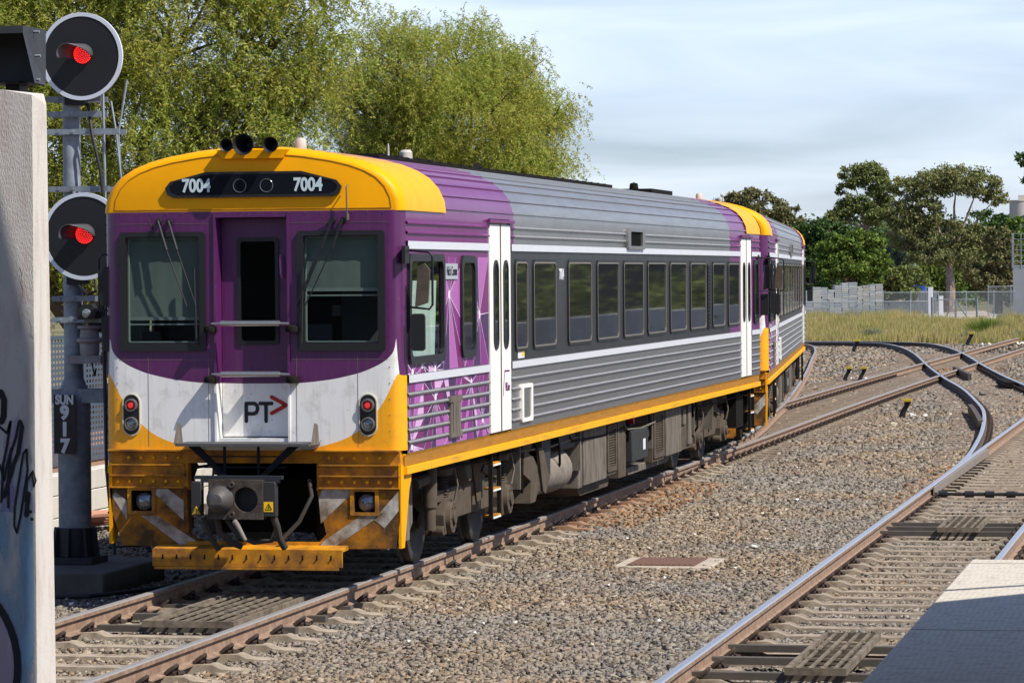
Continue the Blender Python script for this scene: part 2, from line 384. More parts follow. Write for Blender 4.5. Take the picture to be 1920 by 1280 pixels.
def clip_mesh(side):
    """sprung steel loop clip that bears on the rail foot, side=+1 outer right of a rail"""
    s = side; mb = MB()
    p = [(.060, -.075, -.138), (.090, -.07, -.112), (.120, -.05, -.090), (.132, 0, -.078), (.120, .05, -.090), (.10, .078, -.115), (.115, .105, -.14), (.16, .085, -.145), (.165, .02, -.140), (.14, -.01, -.140)]
    mb.tube([(s*a, b, c) for a, b, c in p], .0165, 6)
    mb.cyl((s*.10, -.045, -.135), (s*.10, .045, -.135), .019, n=8)
    mb.box(min(s*.062, s*.13), max(s*.062, s*.13), -.05, .05, -.160, -.146)
    return mb
class OneMesh:
    pass
def track(name, label, cpath, offs, z0, rmats, sl_y, sl_mats, clip_max_y=40, sl_mesh=None, clipsides=((-1, 1), (-1, 1)), clip_y=None):
    root = empty(name, (0, 0, 0)); tag(root, label, 'railway track')
    path = catmull(cpath)
    for o in offs: sweep_rail(path, o, z0, rmats, root)
    P2 = np.array(path)
    def posat(y):
        x = np.interp(y, P2[:, 1], P2[:, 0]); dx = np.interp(y+.5, P2[:, 1], P2[:, 0])-np.interp(y-.5, P2[:, 1], P2[:, 0])
        return x, math.atan2(-dx, 1)
    proto = None
    for i, y in enumerate(sl_y[:100]):
        x, a = posat(y)
        if proto is None: o = proto = (sl_mesh or sleeper_mesh()).build('sleeper', sl_mats, root, bevel=0)
        else: o = proto.copy(); col.objects.link(o); o.parent = root
        o.location = (x+random.uniform(-.02, .02), y, random.uniform(-.006, .004)); o.rotation_euler = (0, 0, a+random.uniform(-.006, .006))
    spots = []
    for y in (clip_y if clip_y is not None else sl_y):
        if y > clip_max_y: continue
        x, a = posat(y)
        for o in offs:
            for s in ((1,) if o < 0 else (1, -1)): spots.append((y, x+o*math.cos(a), a, s))
    # nearest as parts of their own, the rest as one piece
    spots.sort(key=lambda t: (t[0], -t[1]))
    pr = {s: clip_mesh(s) for s in (1, -1)}; pm = {}
    for k, (y, x, a, s) in enumerate(spots[:98]):
        if s not in pm: pm[s] = o = pr[s].build('rail_clip', m_clip, root)
        else: o = pm[s].copy(); col.objects.link(o); o.parent = root
        o.location = (x, y, 0); o.rotation_euler = (0, 0, a)
    rest = spots[98:]
    if rest:
        mb = MB()
        for (y, x, a, s) in rest:
            q = pr[s]; ca, sa = math.cos(a), math.sin(a)
            o = len(mb.v); mb.v += [(x+p[0]*ca-p[1]*sa, y+p[0]*sa+p[1]*ca, p[2]) for p in q.v]; mb.f += [tuple(i+o for i in f) for f in q.f]; mb.mi += q.mi
        r = mb.build('rail_clip', m_clip, root); r['kind'] = 'stuff'
    return root
A_c = [(0, -14), (0, 0), (0, 16), (-.03, 20), (-.08, 22.5), (-.21, 26.2), (-.44, 31), (-.76, 35.5), (-1.16, 40.2), (-1.92, 49), (-3.75, 67.5), (-5.5, 84), (-6.95, 97.5), (-8.3, 106.5), (-10.4, 112.3), (-15, 116)]
B_c = [(0, 19), (0, 32), (0, 45), (.08, 60), (.24, 76), (.5, 97), (.85, 118), (1.7, 150)]
C_c = [(5.71, -34), (5.71, 0), (5.71, 40), (5.71, 110)]
D_c = [(5.715, 16.2), (5.67, 22.5), (5.49, 27.8), (5.19, 33.8), (4.70, 41.2), (4.12, 47.2), (3.22, 55.3), (2.03, 64.4), (.68, 75.6), (-1.2, 92), (-2.75, 103), (-4.3, 109.3), (-7.4, 111.6), (-13, 112.4)]
track('railway_track', 'straight track under the purple and yellow train, curving left behind it', A_c, (-.835, .835), 0, [m_railA, m_rust], [-7.9+.756*i for i in range(43)], m_slp, clip_max_y=24)
longm = sleeper_mesh(2.0, .24, False, xo=-.4)
track('railway_track', 'rusty track that leaves the train track and crosses to the right edge', B_c, (-.835, .835), -.003, [m_railA, m_rust], [25+.74*i for i in range(100)], m_slpf, clip_max_y=70, sl_mesh=longm)
track('railway_track', 'shiny topped track running beside the platform edge', C_c, (-.835, .835), 0, [m_railC, m_rust], [-8.1+.70*i for i in range(76)], m_slp2, clip_max_y=16)
track('railway_track', 'dark curved crossover track in front of the grass', D_c, (-.835, .835), -.003, [m_railC, m_railD], [25+.75*i for i in range(98)], m_slpf, clip_max_y=80, sl_mesh=sleeper_mesh(1.5, .24, False))
# turnout bearers under the switch of the platform track (long timbers beyond the left rail)
root = empty('turnout', (0, 0, 0)); tag(root, 'switch blades, dark stretcher bar and long bearers where the shiny track divides', 'track switch')
bm = sleeper_mesh(1.45, .24, False, xo=-.06); pr = None
for i in range(30):
    y = 15.95+.7*i-.0
    if pr is None: o = pr = bm.build('bearer', m_slpf, root)
    else: o = pr.copy(); col.objects.link(o); o.parent = root
    o.location = (5.71, y, -.006)
mb = MB()
mb.cyl((4.95, 15.85, -.10), (6.45, 15.85, -.10), .022, n=8); mb.cyl((4.95, 15.98, -.11), (6.45, 15.98, -.11), .018, n=8)
for x in (5.0, 5.35, 5.62, 5.9, 6.2): mb.cyl((x, 15.85, -.10), (x+.12, 15.85, -.10), .045, n=10)
mb.build('stretcher_bar', m_blk, root)
for s in (1, -1):
    mb = MB(); mb.add([(5.71-s*.790, 16.0, -.02), (5.71-s*.79, 26, -.006), (5.71-s*.72, 26, -.006), (5.71-s*.775, 16, -.02), (5.71-s*.79, 16, -.12), (5.71-s*.79, 26, -.12), (5.71-s*.72, 26, -.12), (5.71-s*.775, 16, -.12)],
                      [(0, 1, 2, 3), (4, 7, 6, 5), (0, 4, 5, 1), (3, 2, 6, 7), (0, 3, 7, 4), (1, 5, 6, 2)])
    mb.build('switch_blade', P('worn_blade_steel', (.33, .29, .25), .5, metal=.4, var=.3, vs=8), root)
for i in range(12):
    mb = MB(); mb.box(4.93, 5.12, 16.6+.7*i, 16.72+.7*i, -.175, -.135); mb.build('slide_chair', m_clip if i else m_clip, root)
# check rails and rail joint blocks at the diamond crossing
def check(pts, label, w=.05):
    mb = MB(); P3 = catmull(pts, .5); n = 4; vs = []
    for i, p in enumerate(P3):
        d = P3[min(i+1, len(P3)-1)]-P3[max(i-1, 0)]; d = d/np.linalg.norm(d); q = np.array([d[1], -d[0]])
        for a, z in ((-w, -.15), (-w, .012), (w, .012), (w, -.15)): vs.append((*(p+q*a), z))
    fs = [(i*4+j, (i+1)*4+j, (i+1)*4+(j+1) % 4, i*4+(j+1) % 4) for i in range(len(P3)-1) for j in range(4)]+[(3, 2, 1, 0), tuple(len(vs)-4+k for k in range(4))]
    mb.add(vs, fs); tag(mb.build('check_rail', m_railD), label, 'check rail')
check([(4.15, 36.2), (3.75, 40.5), (3.35, 44.5)], 'short rusty check rail inside the curved crossover track')
check([(1.75, 66.5), (1.15, 71), (.75, 74)], 'short check rail beyond the first rail crossing')
check([(-.42, 22), (-.42, 27), (-.50, 31)], 'short check rail beside the train wheels', .04)
mb = MB(); mb.box(-.13, .13, -1.6, 1.6, -.15, .004); o = mb.build('joint_block', m_dark, bevel=.02); o.location = (3.05, 61.2, 0); o.rotation_euler = (0, 0, .13)
tag(o, 'dark bolted joint block on the right rail of the curved crossover', 'rail joint')

# ================================================================== stones
def stones(name, areas, label, mat, zb=-.222):
    Vs, Fs, off = [], [], 0
    base = np.array([[a, b, c] for a in (-.7, .7) for b in (-.7, .7) for c in (-.7, .7)], float)
    tri = np.array([[0, 1, 3, 2], [4, 6, 7, 5], [0, 4, 5, 1], [2, 3, 7, 6], [0, 2, 6, 4], [1, 5, 7, 3]])
    for (x0, x1, y0, y1, dens, sz, zz) in areas:
        n = int((x1-x0)*(y1-y0)*dens); c = np.stack([RNG.uniform(x0, x1, n), RNG.uniform(y0, y1, n), np.zeros(n)], 1)
        d = c-CAM; z = d@Fv; px = 960+CF*(d@R2)/z; py = 640-CF*(d@U2)/z
        keep = (px > -160) & (px < 2080) & (py < 1360); c = c[keep]; n = len(c)
        s = sz*RNG.uniform(.40, 1.25, n)
        v = base[None]*RNG.uniform(.55, 1.2, (n, 8, 1)); v += RNG.normal(0, .26, v.shape)
        v *= np.stack([RNG.uniform(.8, 1.5, n), RNG.uniform(.6, 1.0, n), RNG.uniform(.4, .9, n)], 1)[:, None]
        a = RNG.uniform(0, 6.283, n); b = RNG.normal(0, .5, n)
        ca, sa, cb, sb = np.cos(a), np.sin(a), np.cos(b), np.sin(b)
        R = np.zeros((n, 3, 3)); R[:, 0, 0] = ca; R[:, 0, 1] = -sa*cb; R[:, 0, 2] = sa*sb; R[:, 1, 0] = sa; R[:, 1, 1] = ca*cb; R[:, 1, 2] = -ca*sb; R[:, 2, 1] = sb; R[:, 2, 2] = cb
        v = np.einsum('nij,nkj->nki', R, v)*s[:, None, None]
        c[:, 2] = zz+RNG.uniform(-.012, .016, n)
        v += c[:, None]; Vs.append(v.reshape(-1, 3)); Fs.append((tri[None]+(np.arange(n)*8)[:, None, None]+off).reshape(-1, 4)); off += n*8
    return tag(raw(name, np.concatenate(Vs), np.concatenate(Fs), mat), label, 'gravel', kind='stuff')
m_st = ramp_island('ballast_stone', [(.05, .038, .027), (.16, .125, .09), (.235, .185, .133), (.30, .24, .175), (.165, .135, .105), (.35, .285, .21), (.25, .165, .095), (.265, .21, .155), (.09, .07, .053), (.44, .385, .30)],
                   cols2=[(.055, .047, .039), (.17, .15, .125), (.245, .212, .172), (.205, .195, .185), (.125, .105, .083), (.34, .30, .25), (.15, .122, .097)], nscale=.28, rough=1.0)
ar = []
for (y0, y1, dn, sz) in ((-11, 3, 1150, .028), (3, 12, 900, .030), (12, 24, 560, .036), (24, 44, 320, .043), (44, 75, 120, .055), (75, 118, 45, .07)):
    ar += [(1.30, 4.5, y0, y1, dn, sz, -.222), (-.75, .75, y0, y1, dn*.8 if y0 < 12 else dn*.12, sz*.95, -.222),
           (.94, 1.34, y0, y1, dn*.7, sz, -.222), (-3.6, -.92, y0, y1, dn*.6 if y0 < 3 else (dn*.08 if y0 < 24 else dn*.8), sz, -.235),
           (4.3, 4.78, y0, y1, dn*.9, sz, -.208), (4.96, 6.47, y0, y1, dn*.9, sz*.95, -.222), (6.6, 9, y0, y1, dn*.6, sz, -.23)]
ar += [(-5.2, -2.6, 3, 14, 300, .022, -.285), (-13, -3.6, 76, 119, 40, .075, -.23), (-4.6, -3.6, 60, 76, 60, .065, -.235)]
for o in [o for o in col.objects if o.name.startswith('sleeper') and o.parent and o.parent.get('label', '').startswith('straight track under')]:
    if 10.2 < o.location.y < 19.5:
        if 'RUSTS' not in globals():
            RUSTS = o.data.copy(); RUSTS.materials.clear(); RUSTS.materials.append(P('rust_stained_sleeper', (.24, .115, .06), .92, c2=(.33, .24, .16), vs=3, thr=.55, bump=.2))
        o.data = RUSTS
m_rs = ramp_island('rusty_stone', [(.06, .035, .02), (.20, .10, .05), (.30, .17, .09), (.24, .17, .11), (.34, .24, .15)], .95)
stones('rusty_stones', [(.9, 1.75, 10.5, 19.5, 170, .034, -.205), (4.3, 4.85, 14, 24, 110, .036, -.20), (-.1, 2.0, 75, 79, 18, .07, -.2)], 'rust stained stones beside the rails', m_rs)
stones('ballast_stones', ar, 'brown and grey crushed stone between and beside the rails', m_st)
m_pale = ramp_island('pale_scrap', [(.6, .58, .55), (.75, .73, .7), (.5, .42, .3)], .8)
stones('pale_scraps', [(1.9, 4.0, -6, 30, .5, .03, -.20), (1.9, 3.0, 42.5, 44, 6, .05, -.19), (-1.9, -1, 68, 70, 4, .07, -.18), (-1.6, 0.4, 114, 118, 1.8, .10, -.2), (-3.2, -.9, -1, 3, 7, .03, -.215)], 'scattered pale scraps lying on the ballast', m_pale)

# ================================================================== the railcar
W = 1.43; LEN = 25.0
ROOF = [(1.43, 3.46), (1.415, 3.57), (1.36, 3.69), (1.27, 3.79), (1.15, 3.865), (1.0, 3.925), (.81, 3.975), (.52, 4.025), (.28, 4.05), (0, 4.06)]
def resample_roof():
    """roof outline with small raised ribs along it"""
    P_ = [np.array(p) for p in ROOF]; seg = [np.linalg.norm(b-a) for a, b in zip(P_[:-1], P_[1:])]; tot = sum(seg); out = []
    def pt(s):
        for a, b, l in zip(P_[:-1], P_[1:], seg):
            if s <= l: return a+(b-a)*s/l, (b-a)/l
            s -= l
        return P_[-1], (b-a)/l
    s = 0; ribs = [.05+.135*i for i in range(9)]
    marks = sorted([(q, 'r') for q in ribs]+[(x, 'p') for x in np.arange(.11, tot, .135)])
    out.append((W, 3.44))
    for q, k in marks:
        p, t = pt(q); n = np.array([t[1], -t[0]])
        if k == 'p': out.append(tuple(p))
        else: out += [tuple(p-t*.014), tuple(p-t*.010+n*.015), tuple(p+t*.010+n*.015), tuple(p+t*.014)]
    out.append((0, 4.06)); return out
def side_profile():
    p = [(W-.02, 1.22), (W, 1.24)]
    def rib(z): return [(W, z-.013), (W+.017, z-.010), (W+.018, z+.002), (W+.004, z+.016), (W, z+.018)]
    for z in (1.335, 1.445, 1.555, 1.665, 1.775): p += rib(z)
    p += [(W, 1.88), (W+.02, 1.884), (W+.02, 1.956), (W, 1.96), (W, 2.09), (W, 3.05), (W, 3.11), (W+.02, 3.114), (W+.02, 3.186), (W, 3.19)]
    for z in (3.265, 3.355): p += rib(z)
    return p+resample_roof()
PROF = side_profile()
# purple facet fans on the cab side
m_fac = [P('facet_deep_violet', (.055, .014, .080), .4, coat=.2), P('facet_plum', (.16, .014, .12), .4, coat=.2), P('facet_purple', (.20, .022, .185), .4, coat=.2),
         P('facet_orchid', (.38, .11, .36), .4, coat=.2), P('facet_lilac', (.60, .36, .60), .4), P('facet_line', (.72, .62, .78), .5)]
def clipz(poly, lo, hi):
    for lim, sg in ((lo, 1), (hi, -1)):
        out = []
        for a, b in zip(poly, poly[1:]+poly[:1]):
            ia, ib = (a[2]-lim)*sg >= 0, (b[2]-lim)*sg >= 0
            if ia: out.append(a)
            if ia != ib:
                t = (lim-a[2])/(b[2]-a[2]); out.append(tuple(a[k]+(b[k]-a[k])*t for k in range(3)))
        poly = out
        if len(poly) < 3: return None
    return poly
def strips(src, dst, bands):
    for f, mi in zip(src.f, src.mi):
        for lo, hi in bands:
            q = clipz([src.v[i] for i in f], lo, hi)
            if q and len(q) >= 3: dst.add(q, [tuple(range(len(q)))], mi)
def facets(mb, y0, y1, z0, z1, stars, x, seed, sgn=1):
    rnd = random.Random(seed)
    bounds = [y0]+[(stars[i][0]+stars[i+1][0])/2 for i in range(len(stars)-1)]+[y1]
    for k, (sy, sz) in enumerate(stars):
        a, b = bounds[k], bounds[k+1]
        per = [(a, z0), ((a*2+b)/3, z0), ((a+2*b)/3, z0), (b, z0), (b, z0*.6+z1*.4), (b, z1), (a*.4+b*.6, z1), (a*.75+b*.25, z1), (a, z1), (a, z0*.4+z1*.6)]
        per = [(p[0]+(rnd.uniform(-.08, .08) if a < p[0] < b else 0), p[1]+(rnd.uniform(-.12, .12) if z0 < p[1] < z1 else 0)) for p in per]
        n = len(per); last = -1
        for i in range(n):
            p, q = per[i], per[(i+1) % n]; c = rnd.choice([c for c in ((0, 1, 1, 1, 2, 2, 2, 3) if z1 > 2.5 else (0, 0, 1, 1, 2, 2, 3, 4)) if c != last]); last = c
            f = (0, 1, 2) if sgn > 0 else (0, 2, 1)
            mb.add([(x, sy, sz), (x, *p), (x, *q)], [f], c)
        for i in range(n):
            p = per[i]; dx, dz = p[0]-sy, p[1]-sz; l = math.hypot(dx, dz)
            if l < .05: continue
            wv = .0045; nx_, nz_ = -dz/l*wv, dx/l*wv; xx = x+.001*sgn
            mb.add([(xx, sy+nx_, sz+nz_), (xx, sy-nx_, sz-nz_), (xx, p[0]-nx_*.4, p[1]-nz_*.4), (xx, p[0]+nx_*.4, p[1]+nz_*.4)], [(0, 1, 2, 3) if sgn > 0 else (3, 2, 1, 0)], 5)
        cc = [(x+.002*sgn, sy+.045*math.cos(t), sz+.045*math.sin(t)) for t in np.linspace(0, 2*math.pi, 9)[:-1]]
        mb.add(cc, [tuple(range(8)) if sgn > 0 else tuple(range(8))[::-1]], 5)
def front_paint():
    """purple above a sagging curve, white crescent, yellow below"""
    m = bpy.data.materials.new('front_livery'); m.use_nodes = True; nt = m.node_tree; L = nt.links.new
    b = nt.nodes['Principled BSDF']; b.inputs['Coat Weight'].default_value = .25; b.inputs['Coat Roughness'].default_value = .1
    tc = N(nt, 'ShaderNodeTexCoord'); s = N(nt, 'ShaderNodeSeparateXYZ'); L(tc.outputs['Object'], s.inputs[0])
    ux = N(nt, 'ShaderNodeMapRange'); ux.inputs['From Min'].default_value = -1.5; ux.inputs['From Max'].default_value = 1.5; L(s.outputs['X'], ux.inputs['Value'])
    def curve(pts):
        c = N(nt, 'ShaderNodeFloatCurve'); cv = c.mapping.curves[0]
        pts = [((x+1.5)/3, (z-1)/2) for x, z in pts]
        cv.points[0].location = pts[0]; cv.points[1].location = pts[-1]
        for p in pts[1:-1]: cv.points.new(*p)
        c.mapping.update(); L(ux.outputs[0], c.inputs['Value'])
        g = N(nt, 'ShaderNodeMapRange'); g.inputs['To Min'].default_value = 1; g.inputs['To Max'].default_value = 3; L(c.outputs[0], g.inputs['Value'])
        cmp = N(nt, 'ShaderNodeMath', operation='GREATER_THAN'); L(s.outputs['Z'], cmp.inputs[0]); L(g.outputs[0], cmp.inputs[1]); return cmp.outputs[0]
    up = [(-1.29, 2.12), (-1.12, 2.02), (-.89, 1.95), (-.62, 1.905), (-.35, 1.885), (0, 1.88)]
    lo = [(-1.23, 1.70), (-1.07, 1.51), (-.89, 1.385), (-.62, 1.30), (-.35, 1.22), (0, 1.18)]
    mir = lambda q: [(-x, z) for x, z in reversed(q[:-1])]
    up = [(-1.5, 1.97), (-1.395, 1.97), (-1.385, 2.30)]+[(-1.355, 2.20)]+up+mir(up)+[(1.345, 2.20), (1.365, 2.30), (1.375, 1.97), (1.5, 1.97)]
    lo = [(-1.5, 1.97), (-1.395, 1.97), (-1.36, 1.93)]+lo+mir(lo)+[(1.35, 1.93), (1.375, 1.97), (1.5, 1.97)]
    a = curve(up); c = curve(lo)
    n = N(nt, 'ShaderNodeTexNoise'); n.inputs['Scale'].default_value = 4; n.inputs['Detail'].default_value = 9; n.inputs['Roughness'].default_value = .7; L(tc.outputs['Object'], n.inputs['Vector'])
    def two(c1, c2):
        x = N(nt, 'ShaderNodeMix', data_type='RGBA'); r = N(nt, 'ShaderNodeValToRGB'); r.color_ramp.elements[0].position = .52; r.color_ramp.elements[1].position = .78
        L(n.outputs['Fac'], r.inputs[0]); L(r.outputs[0], x.inputs['Factor']); x.inputs['A'].default_value = (*c1, 1); x.inputs['B'].default_value = (*c2, 1); return x.outputs['Result']
    x1 = N(nt, 'ShaderNodeMix', data_type='RGBA'); L(c, x1.inputs['Factor']); L(two(YEL, (.55, .24, .01)), x1.inputs['A']); L(two((.76, .75, .72), (.42, .39, .35)), x1.inputs['B'])
    x2 = N(nt, 'ShaderNodeMix', data_type='RGBA'); L(a, x2.inputs['Factor']); L(x1.outputs['Result'], x2.inputs['A']); L(two((.082, .008, .080), (.062, .007, .062)), x2.inputs['B'])
    sm = N(nt, 'ShaderNodeMapping'); sm.inputs['Scale'].default_value = (14, 14, .9); L(tc.outputs['Object'], sm.inputs[0])
    sn = N(nt, 'ShaderNodeTexNoise'); sn.inputs['Scale'].default_value = 1.6; sn.inputs['Detail'].default_value = 6; sn.inputs['Roughness'].default_value = .7; L(sm.outputs[0], sn.inputs['Vector'])
    sr = N(nt, 'ShaderNodeMapRange'); sr.inputs['From Min'].default_value = .5; sr.inputs['From Max'].default_value = .8; sr.inputs['To Max'].default_value = .30; L(sn.outputs['Fac'], sr.inputs['Value'])
    x3 = N(nt, 'ShaderNodeMix', data_type='RGBA'); L(sr.outputs[0], x3.inputs['Factor']); L(x2.outputs['Result'], x3.inputs['A']); x3.inputs['B'].default_value = (.13, .10, .085, 1)
    sp_ = N(nt, 'ShaderNodeTexNoise'); sp_.inputs['Scale'].default_value = 38; sp_.inputs['Detail'].default_value = 2; L(tc.outputs['Object'], sp_.inputs['Vector'])
    s4 = N(nt, 'ShaderNodeMath', operation='GREATER_THAN'); s4.inputs[1].default_value = .735; L(sp_.outputs['Fac'], s4.inputs[0])
    x4 = N(nt, 'ShaderNodeMix', data_type='RGBA'); L(s4.outputs[0], x4.inputs['Factor']); L(x3.outputs['Result'], x4.inputs['A']); x4.inputs['B'].default_value = (.16, .10, .05, 1)
    L(x4.outputs['Result'], b.inputs['Base Color']); b.inputs['Roughness'].default_value = .42
    rn = N(nt, 'ShaderNodeMapRange'); rn.inputs['To Min'].default_value = .3; rn.inputs['To Max'].default_value = .6; L(n.outputs['Fac'], rn.inputs['Value']); L(rn.outputs[0], b.inputs['Roughness'])
    return m
m_front = front_paint()
m_gl = glass('windscreen_glass', (.76, .82, .80)); m_gls = glass('cab_side_glass', (.74, .80, .77))
m_glass = P('dark_window_glass', (.012, .013, .014), .03, spec=.5)
m_glassf = P('headlight_cover_glass', (.008, .010, .014), .05, spec=.35)
m_lens = P('lamp_lens', (.25, .26, .27), .08, metal=.6)
m_blind = P('grey_green_blind', (.125, .155, .14), .9, var=.25, vs=2, bump=.1, bs=4)
m_int = P('dark_cab_interior', (.014, .016, .015), .9)
m_curt = P('pale_green_curtain', (.66, .76, .70), .9, var=.3, vs=5, stretch=(1, 3, .3))

def half_to_full(prof): return prof+[(-x, z) for x, z in reversed(prof[:-1])]
def make_railcar():
    R = empty('railcar')
    # --- shell sides and roof -------------------------------------------------
    yb = [.14, .30, 1.58, 1.76, 3.80, 4.90, 5.09, 21.45, 22.62, 23.80, 24.86]
    full = half_to_full(PROF); n = len(full); mb = MB()
    vs = [(x, y, z) for y in yb for (x, z) in full]; fl = {}
    mats = [m_steel, m_char, m_purl, m_stripe, m_yel, P('rib_highlight_steel', (.40, .395, .39), .45, metal=.5, var=.3, vs=6)]  # last slot: sun highlight painted on the upward rib faces
    for j in range(len(yb)-1):
        y0, y1 = yb[j], yb[j+1]; yc = (y0+y1)/2
        for i in range(n-1):
            (xa, za), (xb, zb) = full[i], full[i+1]; zc = (za+zb)/2; xc = abs(xa+xb)/2
            side = xc > 1.40 and zc < 3.44
            if side and (3.80 < yc < 4.90 or 22.62 < yc < 23.80) and zc < 3.42: continue
            if .30 < yc < 1.58 and 2.09 < zc < 3.05 and xc > 1.4: continue
            cab = yc < 3.8 or yc > 23.8
            if abs(abs((xa+xb)/2)-(W+.02)) < .002 and (1.88 < zc < 1.96 or 3.11 < zc < 3.19): mi = 3
            elif zc > 3.19: mi = 2 if (yc < 5.09 or yc > 21.45) and xc > .62 else 0
            elif zc > 1.96: mi = 2 if (cab or yc > 22.0) else 1
            else: mi = 0
            if mi == 0 and min(abs(xa), abs(xb)) > W+.002 and (zb-za)*(abs(xb)-abs(xa)) < 0 and abs(zb-za) > .008 and zc < 3.44: mi = 5
            fl.setdefault(mi, []).append((j*n+i, (j+1)*n+i, (j+1)*n+i+1, j*n+i+1))
    mb.v = vs
    for mi, fs in fl.items(): mb.f += fs; mb.mi += [mi]*len(fs)
    mb.build('body_shell', mats, R)
    # --- facet livery on the cab sides ----------------------------------------
    for s in (1, -1):
        mb = MB()
        facets(mb, 1.66, 3.78, 1.965, 3.045, [(1.93, 2.68), (3.33, 2.47)], s*(W+.002), 3, s)
        facets(mb, .15, 1.66, 1.965, 2.052, [(.35, 1.97), (.75, 2.04), (1.3, 1.97)], s*(W+.002), 8, s)
        low = MB(); facets(low, .16, 3.78, 1.245, 1.878, [(.30, 1.30), (1.30, 1.70), (2.05, 1.40), (2.92, 1.80), (3.45, 1.42)], s*(W+.002), 12, s)
        strips(low, mb, ((1.245, 1.315), (1.357, 1.425), (1.467, 1.535), (1.577, 1.645), (1.687, 1.755), (1.797, 1.878)))
        mb.build('facet_pattern', m_fac, R, smooth=False)
    # --- roof cap at both ends -------------------------------------------------
    def cap():
        out = [(x*1.012, z+.012) for x, z in half_to_full([(1.43, 3.455)]+ROOF[1:])]
        mb = MB(); rings = []
        def add_ring(y, d): rings.append([(x*(1-d/1.43), y, 3.455+(z-3.455)*(1-d/.60)) for x, z in out])
        add_ring(1.76, .0); add_ring(.17, .0)
        for t in (15, 30, 45, 60, 75, 90): add_ring(.17-.15*math.sin(math.radians(t)), .085*(1-math.cos(math.radians(t))))
        m_ = len(out); mb.v = [p for r in rings for p in r]
        for k in range(len(rings)-1):
            for i in range(m_-1): mb.f.append((k*m_+i, k*m_+i+1, (k+1)*m_+i+1, (k+1)*m_+i)); mb.mi.append(0)
        b = (len(rings)-1)*m_; mb.f.append(tuple(range(b, b+m_))); mb.mi.append(0)
        mb.f.append(tuple([k*m_ for k in range(len(rings))]+[k*m_+m_-1 for k in reversed(range(len(rings)))])); mb.mi.append(0)
        return mb
    c = cap().build('roof_cap', m_yel, R)
    c2 = bpy.data.objects.new('roof_cap', c.data); col.objects.link(c2); c2.parent = R; c2.location = (0, LEN, 0); c2.rotation_euler = (0, 0, math.pi)
    # seam line on the front of the cap
    mb = MB(); o_ = [(x*.925, 3.49+(z-3.455)*.84) for x, z in half_to_full([(1.43, 3.455)]+ROOF[1:])]
    mb.tube([(x, .019, z) for x, z in o_], .004, 4); mb.tube([(o_[0][0], .019, o_[0][1]), (o_[-1][0], .019, o_[-1][1])], .004, 4); mb.build('seam', m_yeld, c)
    # --- front mask ------------------------------------------------------------
    def mask(simple):
        mb = MB(); xs = [(-1.29+.0, 0)]
        st = []
        for a in (90, 70, 50, 30, 15): st.append((-(1.29+.14*math.sin(math.radians(a))), .14-.14*math.cos(math.radians(a))))
        for x in (-1.29, -1.20, -.85, -.50, -.34, 0, .34, .50, .85, 1.20, 1.29): st.append((x, 0))
        for a in (15, 30, 50, 70, 90): st.append(((1.29+.14*math.sin(math.radians(a))), .14-.14*math.cos(math.radians(a))))
        zs = [1.27, 1.38, 1.6, 1.88, 2.1, 2.26, 2.75, 3.24, 3.42, 3.47]
        m_ = len(st); mb.v = [(x, y, z) for z in zs for (x, y) in st]
        for k in range(len(zs)-1):
            for i in range(m_-1):
                xc = (st[i][0]+st[i+1][0])/2; zc = (zs[k]+zs[k+1])/2
                if not simple:
                    if .5 < abs(xc) < 1.2 and 2.26 < zc < 3.24: continue
                    if abs(xc) < .34 and 1.38 < zc < 3.42: continue
                mb.f.append((k*m_+i, k*m_+i+1, (k+1)*m_+i+1, (k+1)*m_+i)); mb.mi.append(0)
        if not simple:
            D = .20; a, b, z0, z1 = -.34, .34, 1.38, 3.42
            mb.add([(a, 0, z0), (a, D, z0), (a, D, z1), (a, 0, z1)], [(0, 1, 2, 3)]); mb.add([(b, 0, z0), (b, D, z0), (b, D, z1), (b, 0, z1)], [(3, 2, 1, 0)])
            mb.add([(a, 0, z1), (a, D, z1), (b, D, z1), (b, 0, z1)], [(0, 1, 2, 3)]); mb.add([(a, 0, z0), (a, D, z0), (b, D, z0), (b, 0, z0)], [(3, 2, 1, 0)])
        return mb
    fp = mask(False).build('front_panel', m_front, R)
    rp = mask(True).build('rear_panel', m_front, R); rp.location = (0, LEN, 0); rp.rotation_euler = (0, 0, math.pi)
    mb = MB(); mb.box(-.36, -.34, -.018, .0, 1.30, 3.46); mb.box(.34, .36, -.018, 0, 1.30, 3.46); mb.box(-.34, .34, -.012, .0, 3.415, 3.45); mb.build('door_surround', m_front, R)
    mb = MB()
    for x in (-1.0, -.42, .42, 1.0): mb.tube([(x, -.001, 1.30), (x, -.001, 2.15)], .0022, 4)
    mb.tube([(-1.28, -.001, 2.105), (-.36, -.001, 2.105)], .0022, 4); mb.tube([(.36, -.001, 2.105), (1.28, -.001, 2.105)], .0022, 4)
    mb.tube([(-1.28, -.001, 3.36), (-.36, -.001, 3.36)], .002, 4); mb.tube([(.36, -.001, 3.36), (1.28, -.001, 3.36)], .002, 4); mb.build('panel_seams', P('seam_brown', (.16, .13, .11), .8), fp)
    mb = MB()
    for x in np.linspace(-1.25, 1.25, 18): mb.cyl((x, .002, 3.452), (x, -.006, 3.452), .006, n=6)
    for z in np.linspace(1.45, 3.35, 14):
        for x in (-1.30, 1.30): mb.cyl((x, .004, z), (x, -.004, z), .005, n=6)
    mb.build('rivets', P('rivet_dull', (.11, .06, .10), .6), fp)
    # --- end door --------------------------------------------------------------
    mb = MB(); ring(mb, rrect(-.335, .335, 1.39, 3.41, .01), rrect(-.165, .195, 2.26, 3.21, .03), 'y', .17, .20); d = mb.build('end_door', m_front, R)
    mb = MB(); ring(mb, rrect(-.185, .215, 2.24, 3.23, .03), rrect(-.15, .18, 2.275, 3.195, .025), 'y', .155, .172); mb.build('window_frame', m_rub, d)
